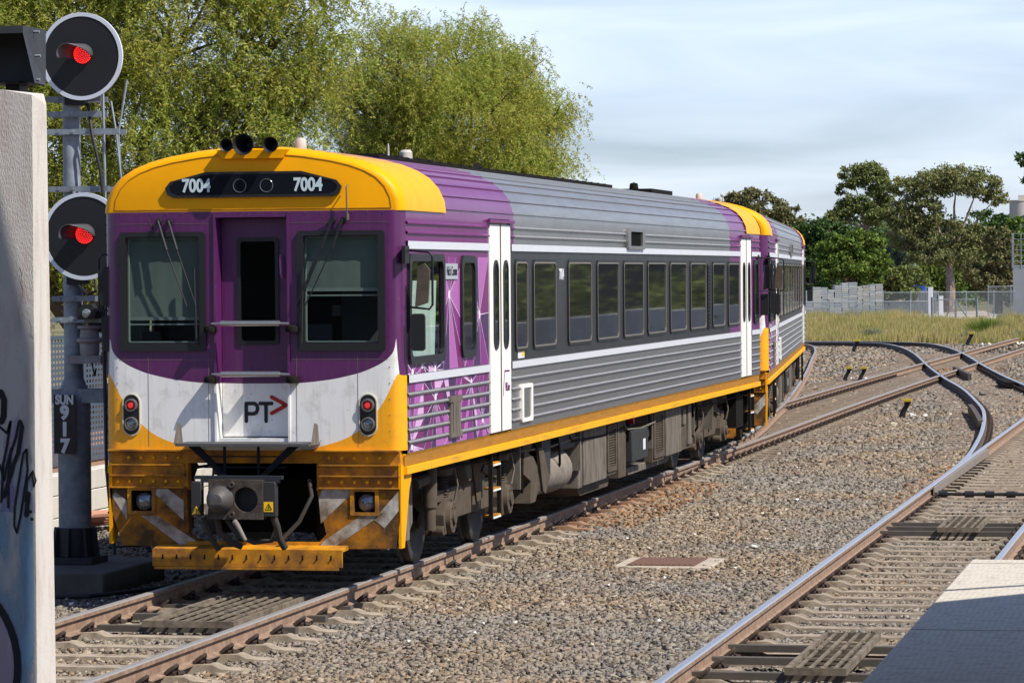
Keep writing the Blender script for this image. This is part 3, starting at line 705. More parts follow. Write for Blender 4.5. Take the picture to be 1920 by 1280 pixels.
    mb = MB(); mb.add([(-.152, .18, 2.27), (.182, .18, 2.27), (.182, .18, 3.20), (-.152, .18, 3.20)], [(0, 1, 2, 3)]); mb.build('glass', m_gl, d)
    mb = MB(); mb.tube([(.245, .13, 3.06), (.25, .10, 3.03), (.255, .10, 2.90), (.258, .13, 2.86)], .013, 8); mb.build('door_handle', m_fac[3], d)
    mb = MB()
    Pz = 1.53
    stroke(mb, [(-.11, Pz), (-.11, Pz+.165), (-.03, Pz+.165), (-.005, Pz+.145), (.0, Pz+.115), (-.01, Pz+.085), (-.035, Pz+.07), (-.11, Pz+.07)], .034, .166, .004)
    stroke(mb, [(.0+.025, Pz+.165), (.135, Pz+.165)], .034, .166, .004); stroke(mb, [(.08, Pz+.165), (.08, Pz)], .034, .166, .004)
    mb.build('lettering', m_blk, d)
    mb = MB(); stroke(mb, [(.135, Pz+.225), (.275, Pz+.15), (.135, Pz+.075)], .036, .165, .004); mb.build('red_arrow', m_red, d)
    # --- windscreens -----------------------------------------------------------
    for s in (-1, 1):
        x0, x1 = (-1.265, -.435) if s < 0 else (.435, 1.265)
        mb = MB(); ring(mb, rrect(x0, x1, 2.185, 3.285, .03), rrect(x0+.06, x1-.06, 2.252, 3.242, .02), 'y', -.022, .004)
        ring(mb, rrect(x0+.06, x1-.06, 2.255, 3.24, .02), rrect(x0+.068, x1-.068, 2.265, 3.23, .02), 'y', -.004, .03)
        f = mb.build('windscreen', m_rub, R)
        mb = MB(); mb.add([(x0+.07, .014, 2.262), (x1-.07, .014, 2.262), (x1-.07, .014, 3.233), (x0+.07, .014, 3.233)], [(0, 1, 2, 3)]); mb.build('glass', m_gl, f)
        mb = MB(); ring(mb, rrect(x0+.062, x1-.062, 2.255, 3.238, .01), rrect(x0+.080, x1-.080, 2.275, 3.22, .01), 'y', .03, .045); mb.build('inner_frame', P('grey_green_frame', (.20, .25, .22), .6), f)
        zb = 2.50 if s < 0 else 2.76
        mb = MB(); k = 14; vs = []
        for i in range(k+1):
            for z in (zb, 3.22): vs.append((x0+.075+(x1-x0-.15)*i/k, .05+.002*math.sin(i*1.9), z))
        mb.add(vs, [(2*i, 2*i+2, 2*i+3, 2*i+1) for i in range(k)]); mb.build('blind', m_blind, f)
        mb = MB(); mb.box(x0+.08, x1-.08, .040, .062, zb-.03, zb); mb.box(x0+.08, x1-.08, .045, .055, zb-.075, zb-.06); mb.build('blind_rail', P('blind_rail_grey', (.16, .19, .175), .5), f)
        # wiper: two arms and a long blade
        px = -.83 if s < 0 else .83; mb = MB()
        bx = -.54 if s < 0 else .50
        for dx in (-.05, .05): mb.cyl((px+dx, 0, 3.38), (px+dx, -.05, 3.38), .028, n=10)
        for dx, e in ((-.05, -.07), (.05, .02)):
            mb.tube([(px+dx, -.055, 3.39), (px+dx+(bx-px)*.3, -.07, 3.12)], .014, 6); mb.tube([(px+dx+(bx-px)*.3, -.07, 3.12), (bx+e, -.05, 2.60)], .007, 6)
        mb.tube([(bx, -.045, 2.95), (bx-.01*s, -.045, 2.6), (bx-.02*s, -.045, 2.25)], .012, 6); mb.build('wiper', m_blk, f)
    # --- cab interior, side windows -------------------------------------------
    mb = MB(); mb.add([(-1.38, .22, 2.0), (1.38, .22, 2.0), (1.38, 1.75, 2.0), (-1.38, 1.75, 2.0), (-1.38, .22, 3.4), (1.38, .22, 3.4), (1.38, 1.75, 3.4), (-1.38, 1.75, 3.4)], [(0, 1, 2, 3), (4, 7, 6, 5), (2, 6, 7, 3)])
    mb.box(-1.25, -.35, .25, .6, 2.0, 2.22); mb.box(.35, 1.25, .25, .6, 2.0, 2.22); mb.build('cab_interior', m_int, R)
    mb = MB()
    for x in (-.85, .85):
        mb.box(x-.24, x+.24, .95, 1.08, 2.0, 2.72); mb.box(x-.13, x+.13, .97, 1.06, 2.74, 2.92); mb.box(x-.25, x+.25, .62, 1.0, 2.0, 2.14)
    mb.box(.40, .62, .50, .56, 2.22, 2.42); mb.box(-1.2, -1.02, .45, .5, 2.22, 2.36); mb.box(.66, .74, .40, .41, 2.50, 2.60); mb.build('cab_seat', P('cab_seat_grey', (.07, .075, .08), .9), R)
    for s in (1, -1):
        X_ = s*W
        mb = MB(); ring(mb, rrect(.17, 1.66, 2.05, 3.07, .10), rrect(.24, 1.59, 2.12, 3.0, .08), 'x', X_-s*.005, X_+s*.03); f = mb.build('cab_window', m_rub, R)
        mb = MB(); mb.add([(X_+s*.004, .22, 2.10), (X_+s*.004, 1.62, 2.10), (X_+s*.004, 1.62, 3.03), (X_+s*.004, .22, 3.03)], [(0, 1, 2, 3) if s > 0 else (3, 2, 1, 0)]); mb.build('glass', m_gls, f)
        mb = MB(); k = 16; vs = []
        for i in range(k+1):
            for z in (2.1, 3.0): vs.append((s*(1.405+.012*math.sin(i*1.3)), .50+.95*i/k-(.0 if z > 2.5 else .1), z if z < 2.5 else 2.82))
        mb.add(vs, [(2*i, 2*i+2, 2*i+3, 2*i+1) for i in range(k)]); mb.build('curtain', m_curt, f)
        mb = MB(); ring(mb, rrect(2.42, 3.10, 2.06, 3.06, .12), rrect(2.49, 3.03, 2.13, 2.99, .09), 'x', X_, X_+s*.03); f = mb.build('side_window', m_rub, R)
        mb = MB(); mb.prism(rrect(2.45, 3.07, 2.09, 3.03, .1), 'x', X_+s*.004, X_+s*.012); mb.build('glass', m_glass, f)
        mb = MB(); ring(mb, rrect(24.05, 24.6, 2.06, 3.06, .12), rrect(24.12, 24.53, 2.13, 2.99, .09), 'x', X_, X_+s*.03); f = mb.build('side_window', m_rub, R)
        mb = MB(); mb.prism(rrect(24.08, 24.57, 2.09, 3.03, .1), 'x', X_+s*.004, X_+s*.012); mb.build('glass', m_glass, f)
    mb = MB(); mb.box(W+.001, W+.014, 1.74, 2.28, 2.83, 2.98); npn = mb.build('name_plate', P('plate_grey', (.42, .44, .47), .5, metal=.3), R)
    text('Nick Comm', .13, (W+.016, 2.01, 2.905), (math.pi/2, 0, math.pi/2), m_blk, npn, 'plate_lettering', sx=.72)
    # --- doors -----------------------------------------------------------------
    for s in (1, -1):
        for (y0, y1) in ((3.80, 4.90), (22.62, 23.80)):
            mb = MB(); X_ = s*W; ym = (y0+y1)/2
            for a, b in ((y0+.03, ym-.02), (ym+.02, y1-.03)): mb.box(min(X_-s*.03, X_+s*.012), max(X_-s*.03, X_+s*.012), a, b, 1.25, 3.385)
            d = mb.build('passenger_door', m_doorw, R, bevel=.006)
            mb = MB(); mb.box(min(X_-s*.05, X_-s*.028), max(X_-s*.05, X_-s*.028), y0-.02, y1+.02, 1.2, 3.44)
            mb.box(min(X_-s*.03, X_+s*.016), max(X_-s*.03, X_+s*.016), ym-.018, ym+.018, 1.25, 3.385); mb.build('door_seal', P('brown_rubber_seal', (.07, .05, .038), .7), d)
            mb = MB(); mb.box(min(X_, X_+s*.04), max(X_, X_+s*.04), y0-.08, y1+.08, 3.40, 3.43); mb.build('drip_rail', m_purl, d)
            for yc in (y0+.30, y1-.30):
                mb = MB(); ring(mb, rrect(yc-.125, yc+.125, 2.10, 3.02, .12, 8), rrect(yc-.09, yc+.09, 2.14, 2.98, .088, 8), 'x', X_+s*.010, X_+s*.024); f = mb.build('door_window', m_rub, d)
    mb = MB(); stroke(mb, [(4.44, 1.62), (4.52, 1.87), (4.76, 1.865)], .018, W+.0125, .002, axis='x'); mb.build('door_emblem', m_purl, R)
    text('V/Line', .13, (W+.015, 4.66, 1.70), (math.pi/2, 0, math.pi/2), m_purl, R, 'door_lettering', sx=.7)
    for s in (1, -1):
        X_ = s*W
        for (y0, y1) in ((3.80, 4.90), (22.62, 23.80)):
            for yc in (y0+.30, y1-.30):
                mb = MB(); mb.prism(rrect(yc-.11, yc+.11, 2.12, 3.0, .105, 8), 'x', X_+s*.0125, X_+s*.018); mb.build('door_glass', m_glass, R)
    # --- passenger windows -----------------------------------------------------
    wins = [(5.12, 5.80), (6.10, 7.44), (8.15, 9.66), (10.02, 11.56), (11.90, 13.42), (13.74, 15.28), (15.60, 17.08), (17.42, 18.94), (19.58, 20.86), (21.20, 22.44)]
    protos = {}
    for s in (1, -1):
        for (a, b) in wins:
            wd = round(b-a, 2); c_ = (a+b)/2; h = wd/2; X_ = s*W
            mb = MB(); ring(mb, rrect(-h, h, 2.055, 3.03, .09), rrect(-h+.03, h-.03, 2.085, 3.0, .07), 'x', X_+s*.0, X_+s*.016); f = mb.build('passenger_window', m_rub, R, loc=(0, c_, 0))
            mb = MB(); ring(mb, rrect(-h+.028, h-.028, 2.083, 3.002, .07), rrect(-h+.042, h-.042, 2.10, 2.985, .06), 'x', X_+s*.004, X_+s*.018); mb.build('window_trim', P('window_edge_alloy', (.30, .26, .21), .4, metal=.6), f)
            mb = MB(); mb.prism([(p_[0], p_[1]-2.54) for p_ in rrect(-h+.02, h-.02, 2.08, 3.005, .06)], 'x', -.002, .002); gl_ = mb.build('glass', m_glass, f); gl_.location = (X_+s*.0065, 0, 2.54); gl_.rotation_euler = (0, random.uniform(-.005, .005), random.uniform(-.0045, .0045))
        mb = MB(); mb.box(min(s*W, s*(W+.02)), max(s*W, s*(W+.02)), 19.09, 19.42, 2.05, 2.98)
        for i in range(16): mb.box(min(s*(W+.02), s*(W+.03)), max(s*(W+.02), s*(W+.03)), 19.13, 19.38, 2.08+i*.056, 2.10+i*.056)
        mb.build('vent_grille', m_blk, R)
    text('7004', .17, (W+.004, 7.78, 2.86), (math.pi/2, 0, math.pi/2), m_sign, R, 'side_number', sx=.85, bold=.004)
    mb = MB(); mb.box(W, W+.004, 5.28, 5.62, 1.98, 2.08+.04); mb.build('notice', m_sign, R)
    mb = MB(); mb.box(W+.004, W+.006, 5.47, 5.60, 2.0, 2.09); mb.build('notice_mark', m_warn, R)
    mb = MB(); ring(mb, rrect(5.36, 5.96, 1.30, 1.70, .03), rrect(5.46, 5.86, 1.34, 1.66, .02), 'x', W, W+.030); mb.build('hatch_frame', m_doorw, R)
    mb = MB(); mb.box(W, W+.02, 5.44, 5.88, 1.32, 1.68); mb.build('hatch', m_steel, R)
    mb = MB(); mb.box(W, W+.026, 1.88, 2.32, 1.30, 1.70); mb.box(W+.026, W+.034, 1.97, 2.23, 1.34, 1.66); mb.box(W, W+.035, 1.84, 2.36, 1.64, 1.70); mb.box(W, W+.035, 1.84, 2.36, 1.30, 1.35); mb.build('hatch', m_grime2, R)
    mb = MB(); ring(mb, rrect(12.05, 13.35, 3.17, 3.43, .05), rrect(12.25, 13.15, 3.21, 3.39, .02), 'x', W, W+.05); f = mb.build('air_intake', m_steel, R)
    mb = MB(); mb.box(W+.005, W+.02, 12.2, 13.2, 3.19, 3.41)
    for i in range(9): mb.box(W+.02, W+.028, 12.2, 13.2, 3.205+i*.022, 3.212+i*.022)
    mb.build('mesh', m_dark, f)
    # --- headlight housing on the cap -----------------------------------------
    out = [(-.74, 3.60), (-.80, 3.63), (-.82, 3.69), (-.77, 3.75), (-.43, 3.835), (.48, 3.835), (.81, 3.75), (.86, 3.69), (.84, 3.63), (.78, 3.60)]
    cx = sum(p[0] for p in out)/10; cz = 3.715
    mb = MB(); ring(mb, out, [(cx+(x-cx)*.955, cz+(z-cz)*.80) for x, z in out], 'y', -.012, .03); f = mb.build('headlight_housing', m_rub, R)
    mb = MB(); mb.prism([(cx+(x-cx)*.97, cz+(z-cz)*.88) for x, z in out], 'y', -.009, .010); mb.build('glass', m_glassf, f)
    for x in (-.105, .15):
        mb = MB(); mb.lathe([(.066, 0), (.062, .004), (.05, -.002), (.03, -.010), (0, -.014)], (x, -.008, 3.705), (0, -1, 0), 20); mb.build('headlight', P('headlight_behind_glass', (.10, .115, .12), .15, metal=.3), f)
    for x in (-.52, .545): text('7004', .168, (x, -.0115, 3.705), (math.pi/2, 0, 0), m_num, f, 'number', sx=.82, bold=.0055)
    # --- horns -----------------------------------------------------------------
    mb = MB(); mb.prism([(-.27, 3.955), (.31, 3.955), (.36, 4.035), (-.32, 4.035)], 'y', -.035, .16); hb = mb.build('horn_shelf', m_yel, R)
    for x, r, l in ((-.205, .062, .22), (-.02, .098, .30), (.22, .072, .24)):
        mb = MB(); z = 4.075 if r < .09 else 4.08; pf = [(r*.30, 0), (r*.32, l*.4), (r*.5, l*.7), (r, l), (r*1.03, l), (r*.92, l-.005), (r*.45, l*.65), (r*.2, l*.35), (0, l*.34)]
        mb.lathe(pf, (x, .12, z), (0, -1, 0), 22); mb.box(x-.02, x+.02, -.02, .02, 4.0, z-r*.3); mb.build('horn', m_blk, R)
    mb = MB(); mb.tube([(-.2, .08, 4.06), (.22, .08, 4.06)], .012, 6); mb.build('horn_pipe', m_blk, R)
    # --- roof items ------------------------------------------------------------
    m_dome = P('pale_dome', (.50, .46, .42), .7, var=.3, vs=12)
    for (x, y, r) in ((.28, .74, .058), (.46, 4.3, .07)):
        mb = MB(); h = .14; z = 4.03; mb.lathe([(r*1.25, 0), (r*1.2, .02), (r, .03), (r*.95, h*.8), (r*.7, h*.97), (0, h)], (x, y, z), (0, 0, 1), 18); mb.build('roof_dome', m_dome, R)
    mb = MB(); mb.lathe([(.012, 0), (.010, .14), (.004, .17)], (.56, 3.1, 4.02), (0, 0, 1), 8); mb.box(.50, .62, 2.95, 3.25, 4.01, 4.04); mb.build('aerial', m_dome, R)
    mb = MB()
    for x in (-.55, .10, .62): mb.box(x, x+.06, 2.2, 15.5, 4.035-.02*(x > .5), 4.075-.02*(x > .5))
    for i in range(26): mb.box(-.55, .68, 2.4+i*.5, 2.5+i*.5, 4.04, 4.06)
    mb.box(-.4, .45, 3.3, 5.6, 4.06, 4.10); mb.build('roof_walkway', m_dark, R)
    mb = MB(); mb.prism([(10.3, 4.06), (10.9, 4.06), (10.75, 4.20), (10.6, 4.22), (10.45, 4.12)], 'x', -.17, -.11); mb.build('shark_fin_aerial', m_dark, R)
    mb = MB(); mb.box(-.3, .4, 20.5, 22.5, 4.05, 4.12); mb.lathe([(.07, 0), (.06, .08), (0, .1)], (.1, 20.7, 4.12), (0, 0, 1), 12); mb.build('roof_box', m_dark, R)
    # thin lifting hook on the cap front
    mb = MB(); mb.tube([(.92, -.01, 3.70), (.92, -.06, 3.68), (.925, -.06, 3.42), (.925, -.03, 3.40)], .007, 6); mb.cyl((.925, -.05, 3.44), (.925, -.05, 3.38), .018, n=8); mb.build('hook_rod', m_grime2, R)
    mb = MB(); mb.tube([(-.94, 0, 3.30), (-.97, -.05, 3.40)], .006, 5); mb.tube([(.72, 0, 3.33), (.69, -.05, 3.41)], .006, 5); mb.build('washer_jet', m_coup, R)
    # --- tail lamp clusters ----------------------------------------------------
    for x in (-1.165, 1.095):
        mb = MB(); mb.prism(rrect(x-.078, x+.078, 1.41, 1.785, .077, 8), 'y', -.008, .006); f = mb.build('lamp_cluster', m_rub, R)
        mb = MB(); ring(mb, rrect(x-.086, x+.086, 1.402, 1.793, .085, 8), rrect(x-.076, x+.076, 1.412, 1.783, .076, 8), 'y', -.012, .004); mb.build('cluster_rim', P('pale_rim', (.55, .5, .38), .6), f)
        mb = MB(); mb.lathe([(.062, 0), (.060, .03), (.046, .032), (.044, .014)], (x, -.006, 1.685), (0, -1, 0), 22); mb.lathe([(.066, 0), (.064, .03), (.052, .032), (.050, .012)], (x, -.006, 1.512), (0, -1, 0), 22); mb.build('bezel', P('bezel_grey', (.11, .10, .095), .5), f)
        mb = MB(); mb.lathe([(.044, 0), (.040, .014), (.02, .022), (0, .024)], (x, -.012, 1.685), (0, -1, 0), 20); mb.build('red_lamp', m_rled, f)
        mb = MB(); mb.lathe([(.026, 0), (.024, .004), (0, .004)], (x, -.034, 1.685), (0, -1, 0), 14); mb.build('red_lamp_core', P('red_led_core', (.65, .03, .03), .4, emit=.25), f)
        mb = MB(); mb.lathe([(.05, 0), (.045, .014), (.03, .020), (.028, .012), (.012, .016), (0, .02)], (x, -.010, 1.512), (0, -1, 0), 20); mb.build('clear_lamp', m_lens, f)
    # --- handrails -------------------------------------------------------------
    for z in (2.44, 1.975):
        mb = MB(); mb.cyl((-.27, -.10, z), (.29, -.10, z), .026, n=14); mb.cyl((-.36, -.10, z-.004), (-.27, -.10, z), .013, n=8); mb.cyl((.29, -.10, z), (.38, -.10, z-.004), .013, n=8); h = mb.build('grab_bar', m_chrome, R)
        mb = MB()
        for x in (-.38, .40):
            mb = MB(); mb.lathe([(.055, -.035), (.06, -.01), (.05, .02), (.02, .03)], (x, -.085, z-.045), (0, 0, 1), 14); mb.box(x-.05, x+.05, -.09, .0, z-.08, z-.03); mb.build('bar_bracket', m_dark, h)
    # --- step platform and its frame -------------------------------------------
    m_tread = P('grey_tread_plate', (.10, .10, .10), .6, metal=.3, var=.3, vs=40, bump=.6, bs=90)
    mb = MB(); mb.box(-.62, .64, -.42, -.0, 1.325, 1.35); s_ = mb.build('step', m_tread, R)
    for x in (-.66, .64):
        mb = MB(); mb.prism([(-.34, 1.335), (-.10, 1.335), (-.16, 1.51), (-.22, 1.53)], 'x', x, x+.02); mb.build('step_wing', m_grime2, s_)
    mb = MB()
    for a, b in ((-.52, -.20), (.52, .20)): mb.prism([(a, 1.32), (a+.10*(-1 if a > 0 else 1), 1.32), (b+.10*(-1 if a > 0 else 1)*.6, 1.04), (b, 1.04)], 'y', -.34, -.30)
    for x in (-.18, .14): mb.box(x-.012, x+.012, -.33, -.31, 1.03, 1.32)
    for z in (1.13, 1.23): mb.box(-.40, .40, -.335, -.315, z-.006, z+.006)
    mb.build('step_frame', P('step_frame_slate', (.010, .012, .015), .7, spec=.12), s_)
    # --- headstock, valances, plough -------------------------------------------
    mb = MB()
    mb.box(-1.385, 1.385, .02, .12, 1.15, 1.272)
    for x0, x1 in ((-1.385, -.63), (.60, 1.385)): mb.box(x0, x1, .02, .12, .90, 1.15)
    for x0, x1 in ((-1.385, -.46), (.46, 1.385)): mb.box(x0, x1, -.05, .02, 1.262, 1.276)
    for x0, x1 in ((-1.385, -.66), (.63, 1.385)):
        for z in (1.135, 1.035, .925): mb.box(x0, x1, -.03, .02, z-.006, z+.006)
        mb.box(x0, x1, .005, .02, 1.035, 1.13)
    hs = mb.build('headstock', m_yeld, R)
    mb = MB()
    for s in (-1, 1):
        for z, xs in ((1.20, (.72, .84, .96, 1.08, 1.20)), (.98, (.72, .84, .96, 1.08, 1.19, 1.30))):
            for x in xs: mb.cyl((s*x, .006 if z < 1.1 else .022, z), (s*x, -.012 if z < 1.1 else -.004, z), .017, .013, n=8)
    mb.build('bolts', m_yell, hs)
    for s in (-1, 1):
        o_, i_ = (-1.385, -.64) if s < 0 else (1.385, .60)
        pts = [(o_, .925), (o_-s*.0, .62), (o_-s*.13 if s < 0 else o_-.03, .37), (i_-s*.10, .355), (i_-s*.16, .42), (i_-s*.02+s*.06, .50), (i_, .925)]
        if s > 0: pts = [(i_, .925), (i_+.09, .50), (i_-.02, .385), (i_-.06, .36), (o_-.04, .375), (o_, .62), (o_, .925)][::-1]
        else: pts = [(o_, .925), (o_+.02, .70), (o_+.125, .385), (i_+.26, .36), (i_+.14, .42), (i_+.02, .50), (i_, .925)]
        # outline with a square lamp opening made of a ring of quads
        mb = MB(); lx = -1.075 if s < 0 else 1.055
        sq = [(lx-.105, .70), (lx+.105, .70), (lx+.105, .90), (lx-.105, .90)]
        mb.prism(pts, 'y', .0, .03) if False else None
        import itertools
        from mathutils.geometry import tessellate_polygon
        tri = tessellate_polygon([[Vector((p[0], p[1], 0)) for p in pts], [Vector((p[0], p[1], 0)) for p in sq]]); allp = pts+sq
        mb.add([(p[0], 0, p[1]) for p in allp], [tuple(t) for t in tri]); 
        for pl in (pts, sq):
            for a, b in zip(pl, pl[1:]+pl[:1]): mb.add([(a[0], 0, a[1]), (b[0], 0, b[1]), (b[0], .06, b[1]), (a[0], .06, a[1])], [(0, 1, 2, 3)])
        v = mb.build('valance', m_val, R, smooth=False)
        if s > 0:
            mb = MB(); mb.prism([(.0, 1.15), (.42, 1.05), (.40, .98), (.33, .90), (.22, .62), (.13, .375), (0, .375)], 'x', 1.375, 1.400); mb.build('valance_side', m_yel, v)
        else:
            mb = MB(); mb.prism([(.0, 1.15), (.42, 1.05), (.40, .98), (.33, .90), (.22, .62), (.13, .40), (0, .40)], 'x', -1.392, -1.36); mb.build('valance_side', m_yel, v)
        m_haz = P('grimy_white_stripe', (.50, .47, .42), .8, c2=(.16, .12, .08), vs=4, thr=.52)
        mb = MB()
        st = [[(-1.00, .91), (-.82, .91), (-.67, .80), (-.67, .62)], [(-1.08, .66), (-.92, .66), (-.45, .365), (-.67, .365)], [(-1.36, .84), (-1.33, .88), (-1.22, .80), (-1.22, .62)]]
        if s > 0: st = [[(.62, .84), (.66, .92), (.98, .92), (.64, .60)], [(.56, .37), (.76, .38), (1.24, .70), (1.06, .70)][::-1], [(1.375, .90), (1.375, .72), (1.24, .56), (1.14, .64)]]
        for k, q in enumerate(st): mb.add([(p[0], -.002, p[1]) for p in q], [tuple(range(len(q)))])
        mb.build('hazard_stripes', m_haz, v, smooth=False)
        mb = MB(); ring(mb, rrect(lx-.135, lx+.135, .675, .925, .01), rrect(lx-.10, lx+.10, .705, .895, .01), 'y', -.012, .002); mb.build('lamp_frame', m_yeld, v)
        mb = MB(); mb.box(lx-.13, lx+.13, .09, .10, .67, .93); mb.lathe([(.085, 0), (.08, .03), (.07, .035), (.045, .055), (0, .065)], (lx+.01, .075, .79), (0, -1, 0), 20, 1); mb.build('low_headlight', [m_dark, m_lens], v)
    mb = MB(); mb.prism([(-.66, .43), (.66, .43), (.56, .36), (-.56, .36)], 'y', -.02, .0); mb.prism([(-.22, .375), (-.02, .40), (0, .36), (-.22, .355)], 'x', -.9, .9)
    mb.box(-.90, .90, -.245, -.22, .215, .375); mb.box(-.88, .87, -.262, -.246, .19, .212); pl = mb.build('track_plough', m_yeld, R)
    mb = MB()
    for i in range(13): mb.cyl((-.80+i*.133, -.247, .29), (-.80+i*.133, -.256, .29), .010, n=6); mb.box(-.806+i*.133, -.794+i*.133, -.2475, -.245, .285, .325)
    mb.build('plough_bolts', m_dark, pl)
    # --- coupler ---------------------------------------------------------------
    mb = MB(); circ = [(.115*math.cos(t)+.10, .855+.115*math.sin(t)) for t in np.linspace(0, 2*math.pi, 25)[:-1]]
    sqo = []
    for t in np.linspace(0, 2*math.pi, 25)[:-1]:
        c_, s_2 = math.cos(t), math.sin(t); k = .16/max(abs(c_), abs(s_2)); sqo.append((.10+c_*min(k, 9), .855+s_2*k*1.12))
    ring(mb, sqo, circ, 'y', -.62, -.50); mb.box(-.25, -.06, -.62, -.50, .676, 1.034)
    for (x, z) in ((-.025, .99), (-.025, .72)): mb.lathe([(.028, 0), (.028, .03), (.015, .03), (.012, .01)], (x, -.62, z), (0, -1, 0), 12)
    mb.cyl((0, -.5, .86), (0, .3, .86), .10, n=14)
    cp = mb.build('coupler', m_coup, R)
    mb = MB(); mb.lathe([(.125, 0), (.12, .05), (.095, .12), (.06, .17), (0, .18)], (-.135, -.62, .855), (0, -1, 0), 24); mb.box(-.185, -.09, -.80, -.74, .82, .88); mb.build('coupler_cone', P('worn_grey_steel', (.10, .095, .09), .5, metal=.3, var=.3, vs=12), cp)
    mb = MB(); mb.cyl((.10, -.52, .855), (.10, -.50, .855), .118, n=20); mb.build('coupler_socket', m_blk, cp)
    mb = MB(); mb.box(-.40, .42, -.56, -.48, 1.035, 1.065); mb.box(-.34, .40, -.56, -.52, 1.005, 1.035); mb.build('coupler_bar', P('slate_bar', (.025, .029, .034), .6, spec=.2), cp)
    for x, w_ in ((-.37, .05), (.31, .07)):
        mb = MB(); mb.prism([(x-w_, .70), (x+w_*.9, .70), (x+w_*.9, 1.0), (x+w_*.7, 1.015), (x-w_, 1.015)], 'y', -.60, -.50); bx = mb.build('electrical_box', m_grey, cp, bevel=.006)
        zc = .745 if x < 0 else .79
        mb = MB()
        if x > 0: mb.box(x-.045, x+.042, -.604, -.601, zc-.045, zc+.045)
        else: mb.prism([(x-.04, zc-.03), (x+.04, zc-.03), (x, zc+.05)], 'y', -.604, -.601)
        mb.build('warning_sticker', m_warn, bx)
        mb = MB(); stroke(mb, [(x-.03, zc-.025), (x+.03, zc-.025), (x, zc+.03), (x-.03, zc-.025)], .005, -.607, .002); stroke(mb, [(x+.004, zc+.012), (x-.006, zc-.004), (x+.006, zc-.004), (x-.002, zc-.02)], .004, -.607, .002); mb.build('warning_mark', m_blk, bx)
    mb = MB()
    mb.tube([(.33, -.52, .70), (.36, -.50, .60), (.36, -.44, .50), (.40, -.38, .40)], .033, 10); mb.tube([(-.20, -.52, .68), (-.18, -.50, .55), (-.10, -.42, .45), (-.02, -.35, .41)], .03, 10)
    mb.tube([(-.12, -.5, .67), (-.02, -.48, .52), (.12, -.42, .45), (.28, -.40, .47), (.34, -.42, .60)], .022, 8); mb.tube([(-.33, -.5, .68), (-.28, -.45, .50), (-.22, -.4, .38)], .028, 8)
    mb.tube([(.52, .05, 1.0), (.56, -.02, .85), (.45, -.06, .62), (.30, -.10, .46)], .02, 8); mb.build('air_hose', P('dusty_black_hose', (.05, .043, .036), .8, var=.3), cp)
    mb = MB(); mb.tube([(.00, -.64, .66), (.03, -.66, .63), (.12, -.70, .49)], .02, 10, radii=[.026, .024, .017]); mb.build('coupler_handle', P('dusty_handle', (.16, .14, .12), .7), cp)
    # dark pocket behind the coupler, plus a black box standing in for underfloor shade
    mb = MB(); mb.box(-.60, .58, .9, .94, .45, 1.2); mb.box(.57, .6, .12, .9, .45, 1.2); mb.box(-1.3, 1.3, .12, 24.8, 1.16, 1.20); mb.box(-.35, .35, .9, 24, .95, 1.16); mb.box(-.66, .66, 6.6, 18.6, .33, 1.15); mb.build('underframe_and_shade_box', m_dark, R)
    # --- sill ------------------------------------------------------------------
    for s in (1, -1):
        mb = MB(); q = [(W-.01, 1.225), (W-.035, 1.20), (W-.03, 1.12), (W+.006, 1.115), (W+.006, 1.048), (W-.03, 1.044), (W-.06, 1.2), (W-.04, 1.235)]
        mb.prism([(s*x, z) for x, z in q], 'y', .10, LEN-.1); f = mb.build('sill', m_yell, R, smooth=False)
        mb = MB()
        for i in range(9): mb.box(min(s*(W+.006), s*(W+.007)), max(s*(W+.006), s*(W+.007)), 1.1+i*2.6, 1.107+i*2.6, 1.05, 1.11)
        mb.box(min(s*(W-.03), s*(W-.018)), max(s*(W-.03), s*(W-.018)), .10, LEN-.1, 1.124, 1.222); mb.build('sill_recess', m_brownsill, f)
    # --- mirrors ---------------------------------------------------------------
    for s, y0 in ((1, .0), (-1, .0), (1, 24.6), (-1, 24.6)):
        mb = MB(); k = 1 if y0 < 5 else -1; X_ = s*(W if s > 0 else W-.17)
        lp = [(X_+s*.03, y0+.14*k, 3.10), (X_+s*.22, y0+.12*k, 3.08), (X_+s*.25, y0+.12*k, 3.04), (X_+s*.25, y0+.12*k, 2.60), (X_+s*.22, y0+.12*k, 2.56), (X_+s*.03, y0+.14*k, 2.58)]
        mb.tube(lp, .011, 6); mb.box(min(X_, X_+s*.03), max(X_, X_+s*.03), y0-.03 if k > 0 else y0-.1, y0+.14 if k > 0 else y0+.06, 2.98, 3.14)
        f = mb.build('mirror_bracket', m_blk, R)
        mb = MB(); mb.prism([(X_+s*.10, 2.58), (X_+s*.22, 2.62), (X_+s*.24, 2.92), (X_+s*.19, 2.98), (X_+s*.13, 2.95)], 'y', y0+.05*k, y0+.09*k); mb.build('mirror', m_grime if (s > 0 and y0 < 5) else m_blk, f)
        mb = MB(); mb.prism([(X_+s*q[0], q[1]) for q in rrect(.06, .19, 2.18, 2.52, .03)], 'y', y0+.05*k, y0+.09*k); mb.build('lower_mirror', m_blk, f)
